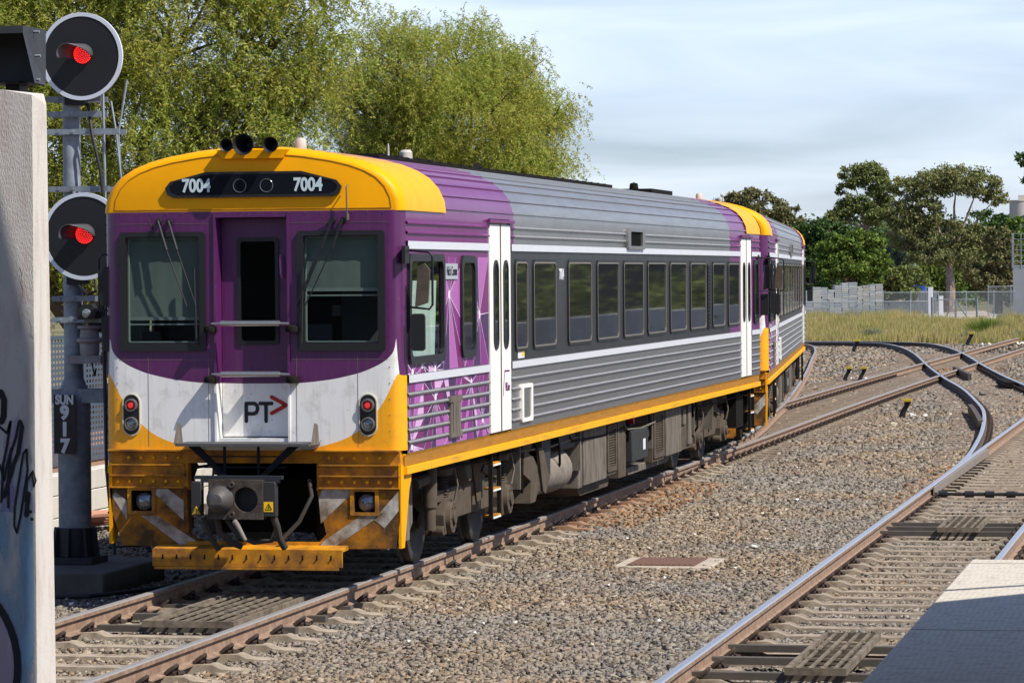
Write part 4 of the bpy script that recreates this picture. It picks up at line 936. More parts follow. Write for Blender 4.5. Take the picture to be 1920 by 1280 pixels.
    # --- bogies ----------------------------------------------------------------
    def bogie(ya, yb_):
        yc = (ya+yb_)/2; mb = MB()
        for s in (1, -1):
            mb.prism([(ya-.45, .62), (ya+.3, .62), (ya+.55, .42), (yb_-.55, .42), (yb_-.3, .62), (yb_+.45, .62), (yb_+.45, .74), (ya-.45, .74)], 'x', s*1.02, s*1.16)
        mb.box(-1.0, 1.0, yc-.25, yc+.25, .55, .85); f = mb.build('bogie', m_grime, R, bevel=.01)
        for y in (ya, yb_):
            mb = MB(); mb.cyl((-.9, y, .43), (.9, y, .43), .085, n=12)
            for s in (1, -1):
                mb.lathe([(.20, .715), (.40, .735), (.465, .745), (.46, .765), (.425, .78), (.43, .862), (.40, .872), (.34, .862), (.30, .835), (.13, .825), (.11, .87), (.0, .87)] if s > 0 else [(.20, .715), (.40, .735), (.465, .745), (.46, .765), (.425, .78), (.43, .862), (.40, .872), (.34, .862), (.30, .835), (.13, .825), (.11, .87), (0, .87)], (0, y, .43), (s, 0, 0), 40)
            mb.build('wheelset', m_wheel, f)
            for s in (1, -1):
                mb = MB(); mb.prism([(y-.20, .30), (y+.18, .30), (y+.20, .56), (y+.08, .66), (y-.12, .66), (y-.22, .50)], 'x', s*1.0, s*1.20); mb.cyl((s*1.18, y, .46), (s*1.25, y, .46), .165, .155, n=26); mb.cyl((s*1.24, y, .46), (s*1.275, y, .46), .07, n=14)
                for t in range(6): mb.cyl((s*1.24, y+.12*math.cos(t*1.047), .46+.12*math.sin(t*1.047)), (s*1.26, y+.12*math.cos(t*1.047), .46+.12*math.sin(t*1.047)), .014, n=6)
                mb.cyl((s*1.08, y-.22, .34), (s*1.2, y-.22, .34), .05, n=10); mb.build('axle_box', m_grime, f, bevel=.006)
                mb = MB()
                for z in np.arange(.66, .86, .028): mb.lathe([(.075, 0), (.10, .010), (.075, .020)], (s*1.10, y+.02, z), (0, 0, 1), 14)
                mb.lathe([(.06, 0), (.15, .02), (.17, .12), (.13, .17)], (s*1.08, y+.02, .86), (0, 0, 1), 18); mb.build('spring', m_grime, f)
                mb = MB(); mb.tube([(s*1.24, y+.08, .62), (s*1.27, y+.10, .78), (s*1.24, y+.06, .98), (s*1.18, y, 1.06)], .014, 6); mb.build('brake_pipe', m_grime2, f)
        for s in (1, -1):
            mb = MB(); mb.cyl((s*1.22, ya-.92, .40), (s*1.22, ya-.92, .95), .055, n=14); mb.cyl((s*1.22, ya-.92, .62), (s*1.22, ya-.92, 1.1), .07, n=14); mb.tube([(s*1.15, ya-1.3, .86), (s*1.2, ya-.95, .90), (s*1.2, ya-.8, 1.02)], .055, 8); mb.build('damper', m_grime, f)
            mb = MB(); mb.lathe([(.0, -.2), (.15, -.17), (.19, -.08), (.19, .12), (.14, .20), (0, .22)], (s*1.02, ya+.85, .88), (s, 0, .15), 20); mb.build('air_bag', m_grime, f)
            mb = MB(); mb.prism([(yc+.35, .9), (yb_-.3, .78), (yb_-.35, .70), (yc+.2, .82)], 'x', s*1.1, s*1.2); mb.prism([(yc-.2, .95), (yc+.55, .95), (yc+.3, .55), (yc+.05, .5)], 'x', s*1.14, s*1.18); mb.build('link_arm', m_grime, f)
        return f
    bogie(2.89, 5.72); bogie(19.6, 22.2)
    # --- panels ahead of the first wheel, footsteps, gear under the floor -------
    for s in (1, -1):
        mb = MB(); mb.prism([(.62, 1.02), (1.42, 1.02), (1.44, .42), (1.30, .34), (.72, .30), (.60, .36)], 'x', s*1.02, s*1.10); mb.box(min(s*1.10, s*1.16), max(s*1.10, s*1.16), .92, 1.36, .35, 1.0); mb.prism([(1.36, .38), (1.56, .5), (1.56, 1.02), (1.36, 1.0)], 'x', s*1.08, s*1.14); mb.build('wheel_guard', m_grime2, R, bevel=.005)
        for y in (4.05, 23.9):
            mb = MB(); mb.box(min(s*1.36, s*1.40), max(s*1.36, s*1.40), y, y+.05, .36, 1.06); mb.box(min(s*1.36, s*1.40), max(s*1.36, s*1.40), y+.42, y+.47, .36, 1.06); f = mb.build('footstep_ladder', m_dark, R)
            for z in (.38, .66, .92):
                mb = MB(); mb.box(min(s*1.30, s*1.40), max(s*1.30, s*1.40), y+.05, y+.42, z, z+.016); mb.box(min(s*1.395, s*1.405), max(s*1.395, s*1.405), y+.05, y+.42, z-.018, z+.0, 1); mb.build('footstep', [m_yeld, m_white], f)
        sg = lambda a, b: (min(s*a, s*b), max(s*a, s*b))
        mb = MB(); mb.lathe([(.0, -.02), (.23, 0), (.25, .12), (.24, .5), (.26, .6), (.25, 1.05), (.20, 1.25), (.08, 1.3)], (s*1.02, 8.0, .60), (s*.04, 1, 0), 22); mb.lathe([(.10, 0), (.10, .5)], (s*1.02, 7.55, .60), (0, 1, 0), 14); mb.build('exhaust_silencer', P('wrapped_silencer', (.23, .195, .16), .9, var=.4, vs=9, bump=.9, bs=9), R)
        mb = MB(); mb.prism([(6.25, .95), (6.75, .86), (7.2, .62), (6.85, .36), (6.55, .36), (6.6, .6), (6.2, .7)], 'x', s*1.10, s*1.30); mb.prism([(6.9, .95), (7.15, .95), (7.5, .60), (7.3, .42), (7.15, .46)], 'x', s*1.30, s*1.33); mb.build('deflector_plate', m_grime, R)
        mb = MB(); mb.box(*sg(1.0, 1.30), 7.3, 7.75, .62, 1.06); mb.box(*sg(1.0, 1.28), 8.3, 9.4, .84, 1.1); mb.box(*sg(1.0, 1.22), 7.85, 8.2, .78, 1.1); mb.build('valve_chest', m_grey, R, bevel=.01)
        mb = MB(); mb.lathe([(0, -.25), (.10, -.2), (.13, -.1), (.13, .15), (.08, .24), (0, .25)], (s*1.15, 6.6, .98), (0, 1, 0), 16); mb.build('air_tank', m_grime, R); mb = MB(); mb.lathe([(0, -.25), (.10, -.2), (.13, -.1), (.13, .15), (.08, .24), (0, .25)], (s*1.12, 7.6, .90), (0, 1, 0), 16); mb.build('air_tank', m_grime, R)
        mb = MB(); mb.box(*sg(.7, 1.30), 9.85, 11.38, .35, 1.06); mb.box(*sg(.7, 1.28), 9.6, 9.83, .33, 1.08); e = mb.build('engine_box', m_grime2, R, bevel=.012)
        mb = MB(); mb.box(*sg(.7, 1.29), 11.40, 12.12, .38, 1.05); ring(mb, rrect(11.44, 12.1, .42, 1.0, .02), rrect(11.52, 12.02, .48, .94, .02), 'x', s*1.29, s*1.31)
        for i in range(14): mb.box(*sg(1.29, 1.302), 11.5, 12.04, .49+i*.032, .497+i*.032)
        mb.build('radiator_grille', m_grime, e)
        mb = MB(); mb.box(*sg(.8, 1.29), 12.3, 12.86, .30, 1.08); mb.prism([(9.8, .34), (12.2, .34), (12.0, .22), (10.1, .22)], 'x', s*.7, s*1.2); mb.build('end_pillar', m_grime, e)
        mb = MB(); mb.box(*sg(.9, 1.34), 13.05, 14.3, .46, .86); mb.box(*sg(.9, 1.1), 13.0, 14.8, .3, 1.1); e = mb.build('battery_box', m_grey, R, bevel=.012)
        mb = MB(); mb.box(*sg(1.34, 1.344), 13.9, 14.08, .58, .72); mb.build('data_plate', m_sign, e)
        mb = MB(); mb.cyl((s*1.20, 13.45, 1.0), (s*1.30, 13.45, 1.0), .07, n=14); mb.cyl((s*1.1, 13.3, .95), (s*1.2, 13.45, 1.0), .05, n=10); mb.build('red_filler_cap', m_red, R)
        mb = MB(); mb.box(*sg(.8, 1.29), 14.95, 15.9, .36, 1.08); ring(mb, rrect(15.0, 15.86, .40, 1.02, .02), rrect(15.12, 15.74, .46, .96, .02), 'x', s*1.29, s*1.31)
        for i in range(15): mb.box(*sg(1.29, 1.302), 15.1, 15.76, .47+i*.032, .477+i*.032)
        mb.build('cooler_grille', m_grime, R)
        mb = MB(); mb.box(*sg(.8, 1.32), 15.95, 17.30, .38, 1.06); mb.prism([(13.2, .36), (17.2, .36), (16.8, .26), (13.6, .26)], 'x', s*.7, s*1.2); mb.build('equipment_case', m_grime2, R, bevel=.012)
        mb = MB(); mb.box(*sg(.8, 1.28), 17.45, 18.4, .38, 1.05); e = mb.build('control_cabinet', m_grime, R, bevel=.01)
        mb = MB(); mb.box(*sg(1.28, 1.31), 17.55, 17.8, .75, .95); mb.box(*sg(1.28, 1.31), 18.0, 18.3, .45, 1.0); mb.build('cabinet_door', m_grime2, e)
        mb = MB(); mb.lathe([(0, -.5), (.16, -.46), (.22, -.3), (.22, .3), (.16, .46), (0, .5)], (s*1.05, 20.9, .92), (0, 1, 0), 20); mb.build('air_reservoir', m_grime, R); mb = MB(); mb.lathe([(0, -.3), (.12, -.22), (.15, 0), (.12, .22), (0, .3)], (s*1.12, 19.0, .92), (0, 1, 0), 18); mb.build('air_reservoir', m_grime, R)
        rp_ = random.Random(4)
        for k in range(5):
            y = (2.2, 5.9, 9.0, 12.7, 18.3)[k]; e_ = (6.4, 9.9, 13.2, 15.1, 23.6)[k]; zz_ = .98-.03*k % .1
            mb = MB(); mb.tube([(s*(1.24+.02*k), y, zz_+.06), (s*(1.26+.02*k), y+.1, zz_), (s*(1.27+.015*k), (y+e_)/2, zz_-.03), (s*(1.26+.02*k), e_-.1, zz_), (s*1.22, e_, zz_+.08)], .013, 6); mb.build('pipe', m_grime2 if k % 2 else m_dark, R)
        for y in (6.05, 6.9, 7.2, 8.25, 12.95, 14.7, 18.5, 18.9):
            mb = MB(); mb.tube([(s*1.27, y, 1.08), (s*1.30, y+.05, .85), (s*1.28, y+.16, .60+.1*math.sin(y*7)), (s*1.2, y+.3, .55)], .016, 6); mb.build('hose', m_dark, R)
        for y in (5.95, 7.2, 9.55, 12.2, 14.85, 18.55, 20.4):
            mb = MB(); mb.box(*sg(1.05, 1.31), y, y+.05, .55, 1.06); mb.build('bracket', m_grime2, R)
        mb = MB(); mb.box(*sg(1.0, 1.3), 23.0, 23.8, .45, 1.05); mb.build('rear_box', m_dark, R); mb = MB(); mb.box(*sg(1.15, 1.3), 24.25, 24.95, .38, 1.03); mb.build('rear_skirt', m_dark, R)
    return R
car = make_railcar()
tag(car, 'nearer purple and yellow railcar with a white crescent front and number 7004', 'train', 'coupled railcars of one train')
car2 = copy_tree(car)
car2.location = (.045, 25.5, 0); car2.rotation_euler = (0, 0, math.radians(5.42))
for ch in list(car2.children):
    if ch.name.split('.')[0] in ('horn', 'horn_pipe'): bpy.data.objects.remove(ch)
tag(car2, 'rear railcar angled away on the curve behind the nearer one', 'train', 'coupled railcars of one train')

# ================================================================== signal mast on the left
S = empty('railway_signal', (-2.58, 2.55, 0)); tag(S, 'grey signal mast with two round black boards showing red, number plate SUN 917', 'railway signal')
mb = MB(); mb.lathe([(.165, 0), (.165, 1.62), (.17, 1.64), (.17, 1.66), (.155, 1.66), (.15, 1.72), (.10, 1.86), (.095, 1.98), (.095, 2.9), (.088, 2.92), (.088, 4.7), (.0, 4.71)], (0, 0, .0), (0, 0, 1), 28); mb.build('mast', m_galvd, S)
mb = MB(); mb.box(-.26, .26, -.26, .26, 0, .07)
for i in range(8):
    a = i*math.pi/4; c_, s_ = math.cos(a), math.sin(a); q = .012
    mb.add([(.16*c_-q*s_, .16*s_+q*c_, .07), (.26*c_-q*s_, .26*s_+q*c_, .07), (.22*c_-q*s_, .22*s_+q*c_, .36), (.16*c_-q*s_, .16*s_+q*c_, .36), (.16*c_+q*s_, .16*s_-q*c_, .07), (.26*c_+q*s_, .26*s_-q*c_, .07), (.22*c_+q*s_, .22*s_-q*c_, .36), (.16*c_+q*s_, .16*s_-q*c_, .36)],
           [(0, 1, 2, 3), (7, 6, 5, 4), (1, 5, 6, 2), (2, 6, 7, 3)])
mb.cyl((0, 0, .07), (0, 0, .36), .185, n=24); mb.build('mast_base', P('black_base_paint', (.022, .022, .026), .6, var=.3), S, bevel=.008)
m_pal = P('hood_grey', (.06, .06, .068), .55)
for (px, py) in ((153, 106), (157, 443)):
    c_ = ony(px, py, 2.35)-np.array([-2.58, 2.55, 0]); x, y, z = c_
    dirv = (-.05, -1, -.02)
    mb = MB(); mb.lathe([(.40, 0), (.40, .008), (0, .0085)], (x, y, z), dirv, 64); d = mb.build('signal_board', m_disc, S)
    mb = MB(); mb.lathe([(.398, -.012), (.437, -.010), (.437, .014), (.398, .014), (.398, -.012)], (x, y, z), dirv, 64, cap=False); mb.build('board_rim', m_discw, d)
    # hood: half cylinder above the lens
    vs = []; n = 15; lx, lz = x+.02, z+.02
    for k, t in enumerate((0, .10, .20, .30)):
        for i in range(n):
            a = math.radians(-18+222*i/(n-1)); ext = 1.0
            tt = t*max(.12, min(1, (math.degrees(a)+18)/85))
            vs.append((lx+.105*math.cos(a)-.28*tt, y-.01-tt*.95, lz+.105*math.sin(a)-.03*tt))
    mb = MB(); fs = [(k*n+i, k*n+i+1, (k+1)*n+i+1, (k+1)*n+i) for k in range(3) for i in range(n-1)]; mb.add(vs, fs)
    h = mb.build('lamp_hood', m_pal, d); so_ = h.modifiers.new('thick', 'SOLIDIFY'); so_.thickness = .006
    mb = MB(); mb.lathe([(.098, 0), (.095, .02), (.0, .03)], (lx, y-.008, lz), dirv, 28); mb.build('signal_lens', m_rled, d)
    mb = MB(); 
    for r_ in (.0, .018, .036, .054, .072, .088):
        m_n = max(1, int(r_*2*math.pi/.019))
        for i in range(m_n):
            a = i*2*math.pi/m_n; mb.cyl((lx+r_*math.cos(a), y-.030, lz+r_*math.sin(a)), (lx+r_*math.cos(a), y-.040, lz+r_*math.sin(a)), .0062, n=6)
    mb.build('led_array', m_rledb, d)
    mb = MB(); mb.box(x-.17, x+.17, y+.02, y+.25, z-.18, z+.18); mb.box(x-.2, x+.0, y+.05, y+.2, z-.48, z-.40); mb.build('lamp_housing', m_disc, d)
def brk(z, x0, x1, h=.06, y=0.0, mt=None):
    mb = MB(); mb.box(x0, x1, y-.12, y-.10, z-h/2, z+h/2); mb.box(x0, x1, y+.10, y+.12, z-h/2, z+h/2)
    for x in (-.1, .05): mb.cyl((x, y-.135, z), (x, y-.12, z), .015, n=8)
    return mb.build('cage_bracket', mt or m_galv, S)
for px0, px1, py in ((88, 190, 187), (90, 190, 215), (88, 225, 248), (92, 205, 355), (98, 196, 560), (98, 200, 600), (98, 200, 742)):
    a = ony(px0, py, 2.45); b = ony(px1, py, 2.45); brk(a[2], a[0]+2.58, b[0]+2.58, .055 if py < 700 else .14, mt=m_galv if py in (248, 600) else m_galvd)
def l2(px, py, y): p = ony(px, py, y); return (p[0]+2.58, p[1]-2.55, p[2])
mb = MB()
mb.tube([l2(192, 140, 2.5), l2(197, 350, 2.5), l2(200, 700, 2.6), l2(214, 1042, 2.6)], .016, 6)
mb.tube([l2(238, 150, 3.0), l2(222, 250, 3.0), l2(226, 330, 3.0)], .013, 6); mb.tube([l2(208, 190, 2.9), l2(218, 250, 2.9), l2(228, 345, 2.9)], .013, 6)
mb.build('ladder_cage', m_galv, S)
mb = MB()
mb.tube([l2(190, 470, 2.4), l2(196, 700, 2.3), l2(200, 880, 2.2), l2(215, 1040, 2.1)], .02, 6)
mb.tube([l2(280, 1035, 3.0), l2(275, 850, 3.1), l2(260, 500, 3.2)], .02, 6)
for py in (500, 560, 630, 700, 780, 920, 960, 1025): mb.tube([l2(203, py, 2.3), l2(272, py-3, 3.1)], .011, 5)
mb.build('ladder', P('black_ladder', (.02, .022, .026), .6), S)
mb = MB(); mb.box(l2(168, 560, 2.5)[0]-.0, l2(190, 560, 2.5)[0], -.1, .05, l2(180, 622, 2.5)[2], l2(180, 572, 2.5)[2])
a = l2(160, 588, 2.2); mb.prism([(a[0]-.10, a[2]-.06), (a[0]-.10, a[2]+.08), (a[0]+.05, a[2]+.10), (a[0]+.10, a[2]+.02), (a[0]+.08, a[2]-.05)], 'y', -.32, -.1); h = mb.build('marker_light', m_disc, S)
mb = MB(); mb.lathe([(.05, 0), (.04, .02), (0, .025)], (a[0], -.32, a[2]), (0, -1, 0), 16); mb.build('marker_lens', m_lens, h)
mb = MB(); b = l2(168, 640, 2.45); mb.lathe([(.09, -.14), (.10, -.1), (.10, -.02), (.13, 0), (.13, .03), (.10, .04), (.09, .12), (.12, .13), (.12, .16)], b, (0, 0, 1), 18); mb.box(b[0]-.2, b[0]+.14, -.18, .05, b[2]-.22, b[2]-.14); mb.build('lamp_bracket', P('pale_cast_bracket', (.27, .25, .26), .6, var=.3, vs=9), S)
mb = MB(); mb.tube([l2(165, 195, 2.5), l2(172, 250, 2.4), l2(188, 320, 2.4), l2(192, 360, 2.4)], .018, 6); mb.build('cable', m_blk, S); mb = MB(); mb.tube([l2(148, 535, 2.3), l2(165, 552, 2.2), l2(180, 545, 2.2), l2(178, 525, 2.3)], .014, 6); mb.build('cable', m_blk, S); mb = MB(); mb.tube([l2(172, 680, 2.3), l2(178, 705, 2.3), l2(180, 690, 2.3)], .01, 6); mb.build('cable', m_blk, S)
# number plate
y_ = 2.35; a = ony(101, 740, y_); b = ony(143, 850, y_)
mb = MB(); mb.box(a[0]+2.58, b[0]+2.58, -.212, -.20, b[2], a[2]); pl = mb.build('number_plate', P('black_plate', (.008, .008, .009), .4), S)
xc = (a[0]+b[0])/2+2.58; hh = a[2]-b[2]
text('SUN', .125, (xc, -.214, a[2]-hh*.09), (math.pi/2, 0, 0), m_sign, pl, 'plate_word', sx=.78, bold=.006)
for i, ch in enumerate('917'): text(ch, .185, (xc, -.214, a[2]-hh*(.31+.285*i)), (math.pi/2, 0, 0), m_sign, pl, 'plate_digit', sx=.95, bold=.011)
# concrete pedestal
mb = MB(); mb.box(-4.6, -1.88, 1.30, 3.32, -.45, 0.0); tag(mb.build('concrete_pedestal', m_concd, bevel=.02), 'low dark concrete block under the signal mast', 'plinth')
# black cable on the ballast beside the plinth
mb = MB(); mb.tube([(-3.6, .9, -.2), (-2.6, .75, -.19), (-1.9, .9, -.18), (-1.5, 1.6, -.17), (-1.2, 3, -.17), (-1.15, 5, -.18)], .022, 8); tag(mb.build('ground_cable', m_blk), 'black cable lying on stones beside the dark plinth', 'cable')

# ================================================================== graffiti wall and hooded signal at the left edge
wy = -14.0
wp = [(ony(px, py, wy)[0], ony(px, py, wy)[2]) for px, py in ((-230, 150), (0, 168), (64, 178), (86, 195))]
Wl = MB(); x1 = 2.865
xa = [p[0] for p in wp]; za = [p[1] for p in wp]
xf = ony(69, 1280, wy)[0]; xt = ony(60, 178, wy)[0]; zt_ = za[2]; T_ = .30
xb2 = ony(105, 1280, wy+T_)[0]; xt2 = ony(87, 197, wy+T_)[0]; zt2 = ony(87, 197, wy+T_)[2]; zb_ = -.4
kx = (xf-xt)/(zt_-ony(69, 1280, wy)[2]); x0b = xt+kx*(zt_-zb_); x0b2 = xt2+(xb2-xt2)/(zt2-ony(105, 1280, wy+T_)[2])*(zt2-zb_)
vs = [(xa[0], wy, zb_), (x0b, wy, zb_), (xt, wy, zt_), (xa[1], wy, za[1]), (xa[0], wy, za[0]), (x0b2, wy+T_, zb_), (xt2, wy+T_, zt2), (xt-.04, wy+T_, zt_+.02), (xa[0], wy+T_, za[0]), (xa[0], wy+T_, zb_)]
Wl.add(vs, [(0, 1, 2, 3, 4), (1, 5, 6, 2), (2, 6, 7), (3, 2, 7, 8, 4), (5, 9, 8, 7, 6), (0, 4, 8, 9)])
gw = Wl.build('graffiti_wall', m_wall, smooth=False); tag(gw, 'pale concrete wall end with black and pink graffiti at the left edge', 'wall')
# paint marks: thin coats on the face
def wpt(px, py): p = ony(px, py, wy); return (p[0], p[2])
def spray(name, col_, alpha, pts_list):
    mb = MB()
    for i, (pts, wpx) in enumerate(pts_list):
        q = [wpt(*p) for p in pts]; stroke(mb, q, wpx/370, wy-.003-.0006*i, .002)
    return mb.build(name, P(name+'_paint', col_, .7, var=.25, vs=8), gw, smooth=False)
def soft_paint(name, c, px0, py0, px1, py1, scale, lo, hi, depth):
    """sprayed or worn coat with uneven cover"""
    m = bpy.data.materials.new(name); m.use_nodes = True; nt = m.node_tree; L = nt.links.new; b = nt.nodes['Principled BSDF']
    b.inputs['Base Color'].default_value = (*c, 1); b.inputs['Roughness'].default_value = .8
    tc = N(nt, 'ShaderNodeTexCoord'); mp = N(nt, 'ShaderNodeMapping'); mp.inputs['Scale'].default_value = (3.0, 1, .8); L(tc.outputs['Object'], mp.inputs[0])
    n = N(nt, 'ShaderNodeTexNoise'); n.inputs['Scale'].default_value = scale; n.inputs['Detail'].default_value = 6; L(mp.outputs[0], n.inputs['Vector'])
    g_ = N(nt, 'ShaderNodeSeparateXYZ'); L(tc.outputs['Object'], g_.inputs[0])
    zt = wpt(0, py0)[1]; zb = wpt(0, py1)[1]
    mr = N(nt, 'ShaderNodeMapRange'); mr.inputs['From Min'].default_value = zt; mr.inputs['From Max'].default_value = zt-(zt-zb)*.35; L(g_.outputs['Z'], mr.inputs['Value'])
    r = N(nt, 'ShaderNodeMapRange'); r.inputs['From Min'].default_value = lo; r.inputs['From Max'].default_value = hi; L(n.outputs['Fac'], r.inputs['Value'])
    k = N(nt, 'ShaderNodeMath', operation='MULTIPLY'); L(mr.outputs[0], k.inputs[0]); L(r.outputs[0], k.inputs[1]); L(k.outputs[0], b.inputs['Alpha'])
    a = wpt(px0, py0); d = wpt(px1, py1); mb = MB()
    mb.add([(a[0], wy-depth, d[1]), (d[0], wy-depth, d[1]), (d[0], wy-depth, a[1]), (a[0], wy-depth, a[1])], [(0, 1, 2, 3)])
    return mb.build(name, m, gw, smooth=False)
soft_paint('blue_spray', (.26, .42, .56), -200, 850, 66, 1330, 3.2, .30, .62, .0012)
soft_paint('violet_spray', (.30, .22, .50), -200, 740, 67, 960, 4.0, .50, .75, .0018)
# big pink bubble with a black outline
mb = MB(); c0 = wpt(-130, 1245); 
q = [(c0[0]+.50*math.cos(t), c0[1]+.52*math.sin(t)) for t in np.linspace(0, 2*math.pi, 48)[:-1]]
mb.prism(q, 'y', wy-.0035, wy-.0022); mb.build('pink_fill', P('pink_paint', (.45, .33, .38), .75, c2=(.62, .48, .52), vs=5, thr=.6, stretch=(3, 1, .6)), gw, smooth=False)
mb = MB(); qi = [(c0[0]+.46*math.cos(t), c0[1]+.48*math.sin(t)) for t in np.linspace(0, 2*math.pi, 48)[:-1]]; ring(mb, q, qi, 'y', wy-.006, wy-.004); mb.build('black_outline', P('black_spray', (.018, .018, .02), .7), gw, smooth=False)
spray('black_spray', (.02, .02, .022), 1, [
    ([(2, 735), (8, 750), (7, 780), (3, 790)], 12), ([(0, 800), (14, 812), (20, 790), (14, 832), (6, 870), (3, 940)], 5), ([(36, 790), (30, 820), (20, 850), (16, 900), (16, 950)], 5),
    ([(38, 790), (42, 800), (34, 850), (26, 870), (8, 930)], 8), ([(50, 842), (44, 850), (36, 900), (28, 950), (27, 985), (32, 998), (38, 970), (46, 920), (52, 880), (50, 842)], 4),
    ([(62, 882), (68, 900), (64, 912), (60, 885), (52, 900), (48, 940)], 3), ([(54, 925), (50, 965)], 9), ([(57, 958), (58, 959)], 6), ([(60, 972), (61, 973)], 6), ([(0, 870), (8, 900), (14, 870), (22, 840)], 4)])
# cracks
mb = MB(); 
for pts in ([(38, 500), (42, 512), (40, 530), (44, 541), (43, 556)], [(56, 600), (60, 612), (58, 625), (63, 633)]):
    for a, b in zip(pts[:-1], pts[1:]):
        p, q2 = wpt(*a), wpt(*b)
        if a[0] < 66 and b[0] < 66: stroke(mb, [p, q2], .0016, wy-.002, .001)
mb.build('hairline_cracks', P('crack_brown', (.50, .43, .38), .9), gw, smooth=False)
# hooded black signal head behind the wall
H = empty('hooded_signal', (1.95, -12.4, 0)); tag(H, 'black boxy hood of a signal head above the graffiti wall', 'railway signal')
def hp(px, py, y): p = ony(px, py, y); return (p[0]-1.95, y+12.4, p[2])
f0 = -12.7; f1 = -12.25
a = hp(43, 48, f0); b = hp(43, 62, f0); c = hp(65, 155, f0+.12); d = hp(86, 57, f1); e = hp(86, 160, f1); zl = -1.2
vs = [(zl, a[1], a[2]), a, b, c, (zl, c[1], c[2]), (zl, b[1], b[2]), (zl, d[1], d[2]), d, e, (zl, e[1], e[2])]
mb = MB(); mb.add(vs, [(0, 1, 7, 6), (0, 5, 2, 1), (1, 2, 3, 8, 7), (4, 9, 8, 3), (6, 7, 8, 9), (0, 6, 9, 4, 5)]); mb.build('hood', P('hood_black', (.035, .037, .042), .55, var=.15), H, smooth=False)
mb = MB(); 
for px, py in ((70, 60), (71, 150), (72, 105)):
    q = hp(px, py, -12.5); mb.cyl((q[0]-.02, q[1], q[2]), (q[0]+.012, q[1], q[2]), .008, n=8)
mb.build('hood_screws', m_galv, H)
q0 = hp(16, 160, -12.4); q1 = hp(42, 190, -12.4); mb = MB(); mb.box(q0[0], q1[0], -.05, .1, -.4, q0[2]+.02); mb.build('post', m_disc, H)

# ================================================================== left background: retaining wall, mesh fence, conduits
mb = MB()
for k, (z0, z1) in enumerate(((-.42, -.14), (-.13, .14), (.15, .40))): mb.box(-5.72-.02*k, -5.52, 8.2, 60, z0, z1)
mb.box(-5.78, -5.73, 8.2, 60, -.42, .38)
tag(mb.build('retaining_wall', m_conc, bevel=.008), 'low wall of stacked pale concrete panels behind the mast', 'wall')
mb = MB(); mb.box(-9.5, -5.78, 7.6, 60, -.42, .36); tag(mb.build('mulch_bank', P('red_mulch', (.20, .085, .05), .95, c2=(.33, .20, .13), vs=14, thr=.5, bump=1, bs=30)), kind='structure')
mb = MB(); mb.box(-9.5, -5.1, 7.35, 8.15, -.42, .30); e = mb.build('end_wall', m_conc, bevel=.01); tag(e, 'stub of pale concrete wall with blue spray marks between wall and mast', 'wall')
mb = MB(); stroke(mb, [(-5.35, -.05), (-5.3, .1), (-5.22, -.1), (-5.2, .12)], .03, 7.345, .003); mb.build('blue_marks', P('blue_mark', (.12, .45, .6), .8), e)
Fm = empty('mesh_fence', (-6.3, 8, 0)); tag(Fm, 'dark blue grey perforated panel fence above the retaining wall', 'fence')
m_perf = bpy.data.materials.new('perforated_sheet'); m_perf.use_nodes = True; nt = m_perf.node_tree; L = nt.links.new; b_ = nt.nodes['Principled BSDF']
b_.inputs['Base Color'].default_value = (.075, .10, .14, 1); b_.inputs['Roughness'].default_value = .5
tc = N(nt, 'ShaderNodeTexCoord'); mp = N(nt, 'ShaderNodeMapping'); mp.inputs['Scale'].default_value = (0, 8, 14); L(tc.outputs['Object'], mp.inputs[0])
fr = N(nt, 'ShaderNodeVectorMath', operation='FRACTION'); L(mp.outputs[0], fr.inputs[0]); sb = N(nt, 'ShaderNodeVectorMath', operation='SUBTRACT'); sb.inputs[1].default_value = (0, .5, .5); L(fr.outputs[0], sb.inputs[0])
ln = N(nt, 'ShaderNodeVectorMath', operation='LENGTH'); L(sb.outputs[0], ln.inputs[0]); gt = N(nt, 'ShaderNodeMath', operation='GREATER_THAN'); gt.inputs[1].default_value = .30; L(ln.outputs['Value'], gt.inputs[0]); L(gt.outputs[0], b_.inputs['Alpha'])
for i in range(16):
    y = i*2.4-6
    mb = MB(); mb.box(-.03, .03, y-.04, y+.04, -.2, 2.15); mb.build('fence_post', P('fence_slate', (.07, .095, .13), .5), Fm)
    mb = MB(); mb.add([(0, y+.04, .45), (0, y+2.36, .45), (0, y+2.36, 2.05), (0, y+.04, 2.05)], [(0, 1, 2, 3)]); mb.build('fence_panel', m_perf, Fm)
mb = MB(); mb.box(-.02, .02, -6, 32, 2.05, 2.10); mb.box(-.02, .02, -6, 32, .40, .45); mb.build('fence_rail', P('fence_slate', (.07, .095, .13), .5), Fm)
m_cond = P('salmon_conduit', (.50, .25, .17), .6, var=.2, vs=6)
C_ = MB()
for k in range(4):
    C_.tube([(-4.9-.02*k, 9.2+.15*k, -.25+.02*k), (-5.25+.1*k, 10.2, -.20+.05*k), (-4.95+.12*k, 11.3-.2*k, -.19+.04*k), (-4.3+.1*k, 11.2-.3*k, -.22+.02*k), (-3.9, 10.6-.3*k, -.25)], .05, 8)
tag(C_.build('conduit_coil', m_cond), 'salmon coloured flexible conduit loops by the retaining wall', 'conduit')

